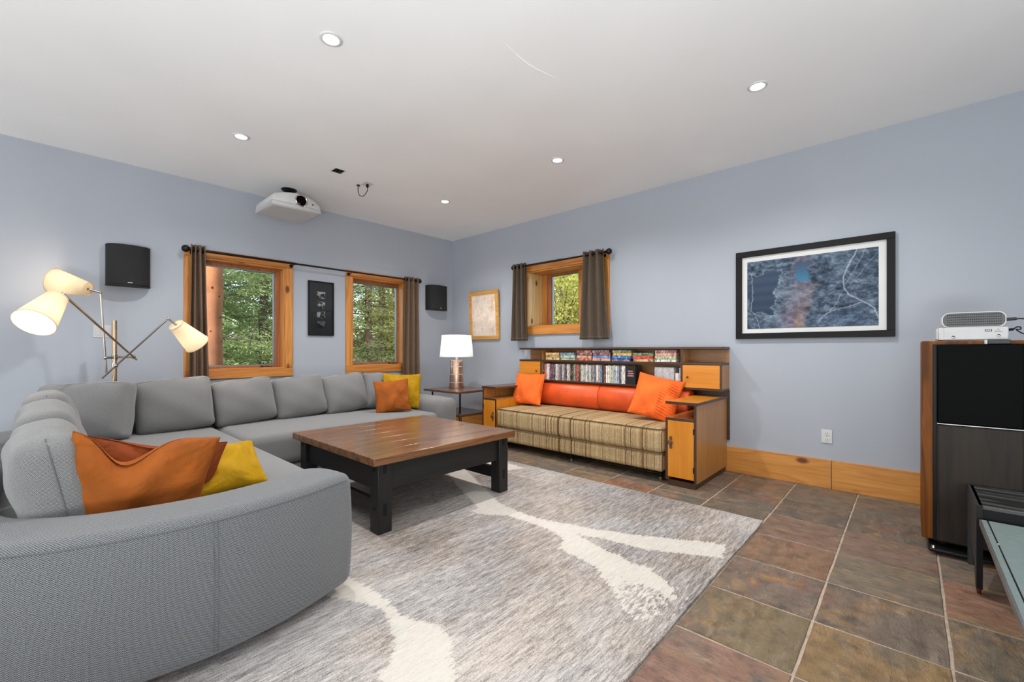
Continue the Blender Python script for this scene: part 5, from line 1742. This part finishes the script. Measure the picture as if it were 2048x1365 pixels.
mb = MB(); mb.cyl((5.4615, -0.80, 1.2515), (5.505, -0.80, 1.2535), 0.009, 0.0075, 12); obj('plug', mb, MAT['black_side'], cb)
mb = MB(); mb.tube(curve_pts([(5.505, -0.80, 1.2535), (5.53, -0.80, 1.252), (5.555, -0.80, 1.235), (5.575, -0.80, 1.20), (5.60, -0.78, 1.10), (5.62, -0.70, 0.7), (5.63, -0.6, 0.2), (5.64, -0.5, 0.005)], 6), 0.004, 8); obj('lead', mb, MAT['black_side'], cb)
cb = thing('signal_cable', 'thin black looped lead running from the end of the white box', 'cable', (5.47, -0.84, 1.2))
mb = MB(); mb.cyl((5.4675, -0.84, 1.196), (5.490, -0.84, 1.197), 0.0065, n=10); obj('plug', mb, MAT['black'], cb)
mb = MB(); mb.tube(curve_pts([(5.490, -0.84, 1.197), (5.500, -0.845, 1.209), (5.512, -0.85, 1.207), (5.511, -0.85, 1.196), (5.498, -0.845, 1.196), (5.52, -0.84, 1.176), (5.555, -0.83, 1.16), (5.60, -0.80, 1.12), (5.64, -0.72, 0.8), (5.66, -0.6, 0.2), (5.67, -0.5, 0.005)], 6), 0.0028, 8); obj('lead', mb, MAT['black'], cb)

# ================================================================== LOW TABLES AT THE PICTURE EDGE
bt = thing('black_side_table', 'low black oak table with bowed side panel in front of the tower speaker', 'table', (5.62, -1.19, 0))
bx('top', 5.322, 5.93, -1.392, -0.992, 0.382, 0.400, MAT['black_oak'], bt, 0.004)
for x0, x1 in ((5.316, 5.336), (5.914, 5.934)):
    prof = []
    for k in range(13):
        t = k / 12; prof.append((-1.394 - 0.012 * math.sin(PI * t) * 0 + 0.034 * max(0, (t - 0.7) / 0.3) * 0, 0.012 + 0.388 * (t)))
    # bowed side: wide at the top, tapering to the front foot
    fr_ = [(-1.394, 0.400), (-1.400, 0.30), (-1.399, 0.15), (-1.396, 0.028)]
    bk_ = [(-1.356, 0.028), (-1.31, 0.11), (-1.15, 0.20), (-1.02, 0.275), (-0.982, 0.34), (-0.990, 0.400)]
    mb = MB(); mb.prism((fr_ + bk_)[::-1], 0, x0, x1); sp = obj('side_panel', mb, MAT['black_side'], bt, bevel=0.002)
    for y in (-1.374,):
        mb = MB(); mb.cyl(((x0 + x1) / 2, y, 0.0008), ((x0 + x1) / 2, y, 0.029), 0.007, 0.009, 12); obj('foot_tip', mb, MAT['copper'], sp)
    mb = MB(); mb.prism([(-1.4015, 0.03), (-1.4045, 0.15), (-1.4055, 0.30), (-1.3975, 0.40), (-1.3945, 0.40), (-1.4005, 0.30), (-1.3995, 0.15), (-1.3965, 0.03)][::1], 0, x0, x1); obj('front_edge', mb, MAT['black'], sp)
    bx('rear_leg', x0, x1, -1.02, -0.992, 0.0012, 0.30, MAT['black_side'], bt, 0.002)
bx('apron', 5.336, 5.914, -1.392, -1.374, 0.335, 0.382, MAT['black'], bt, 0.001)
gt = thing('grey_green_table', 'low grey-green topped table with a dark inlay line, cut off by the picture edge', 'table', (5.7, -2.1, 0))
bx('border_strip', 5.328, 5.345, -2.85, -1.43, 0.336, 0.348, MAT['slate_paint'], gt, 0.001)
bx('inlay_line', 5.345, 5.3495, -2.85, -1.43, 0.336, 0.3465, MAT['black'], gt, 0)
bx('top_panel', 5.3495, 6.2, -2.85, -1.43, 0.336, 0.348, MAT['slate_paint'], gt, 0.001)
bx('edge_rail', 5.322, 5.328, -2.85, -1.43, 0.322, 0.348, MAT['screen_metal'], gt, 0.001)
mb = MB(); mb.ball((5.347, -1.74, 0.348), 0.004, 10, 6); obj('stud', mb, MAT['chrome'], gt)
for x in (5.45, 6.1):
    for y in (-2.75, -1.55):
        bx('leg', x, x + 0.05, y, y + 0.05, 0.0012, 0.336, MAT['black'], gt, 0.003)
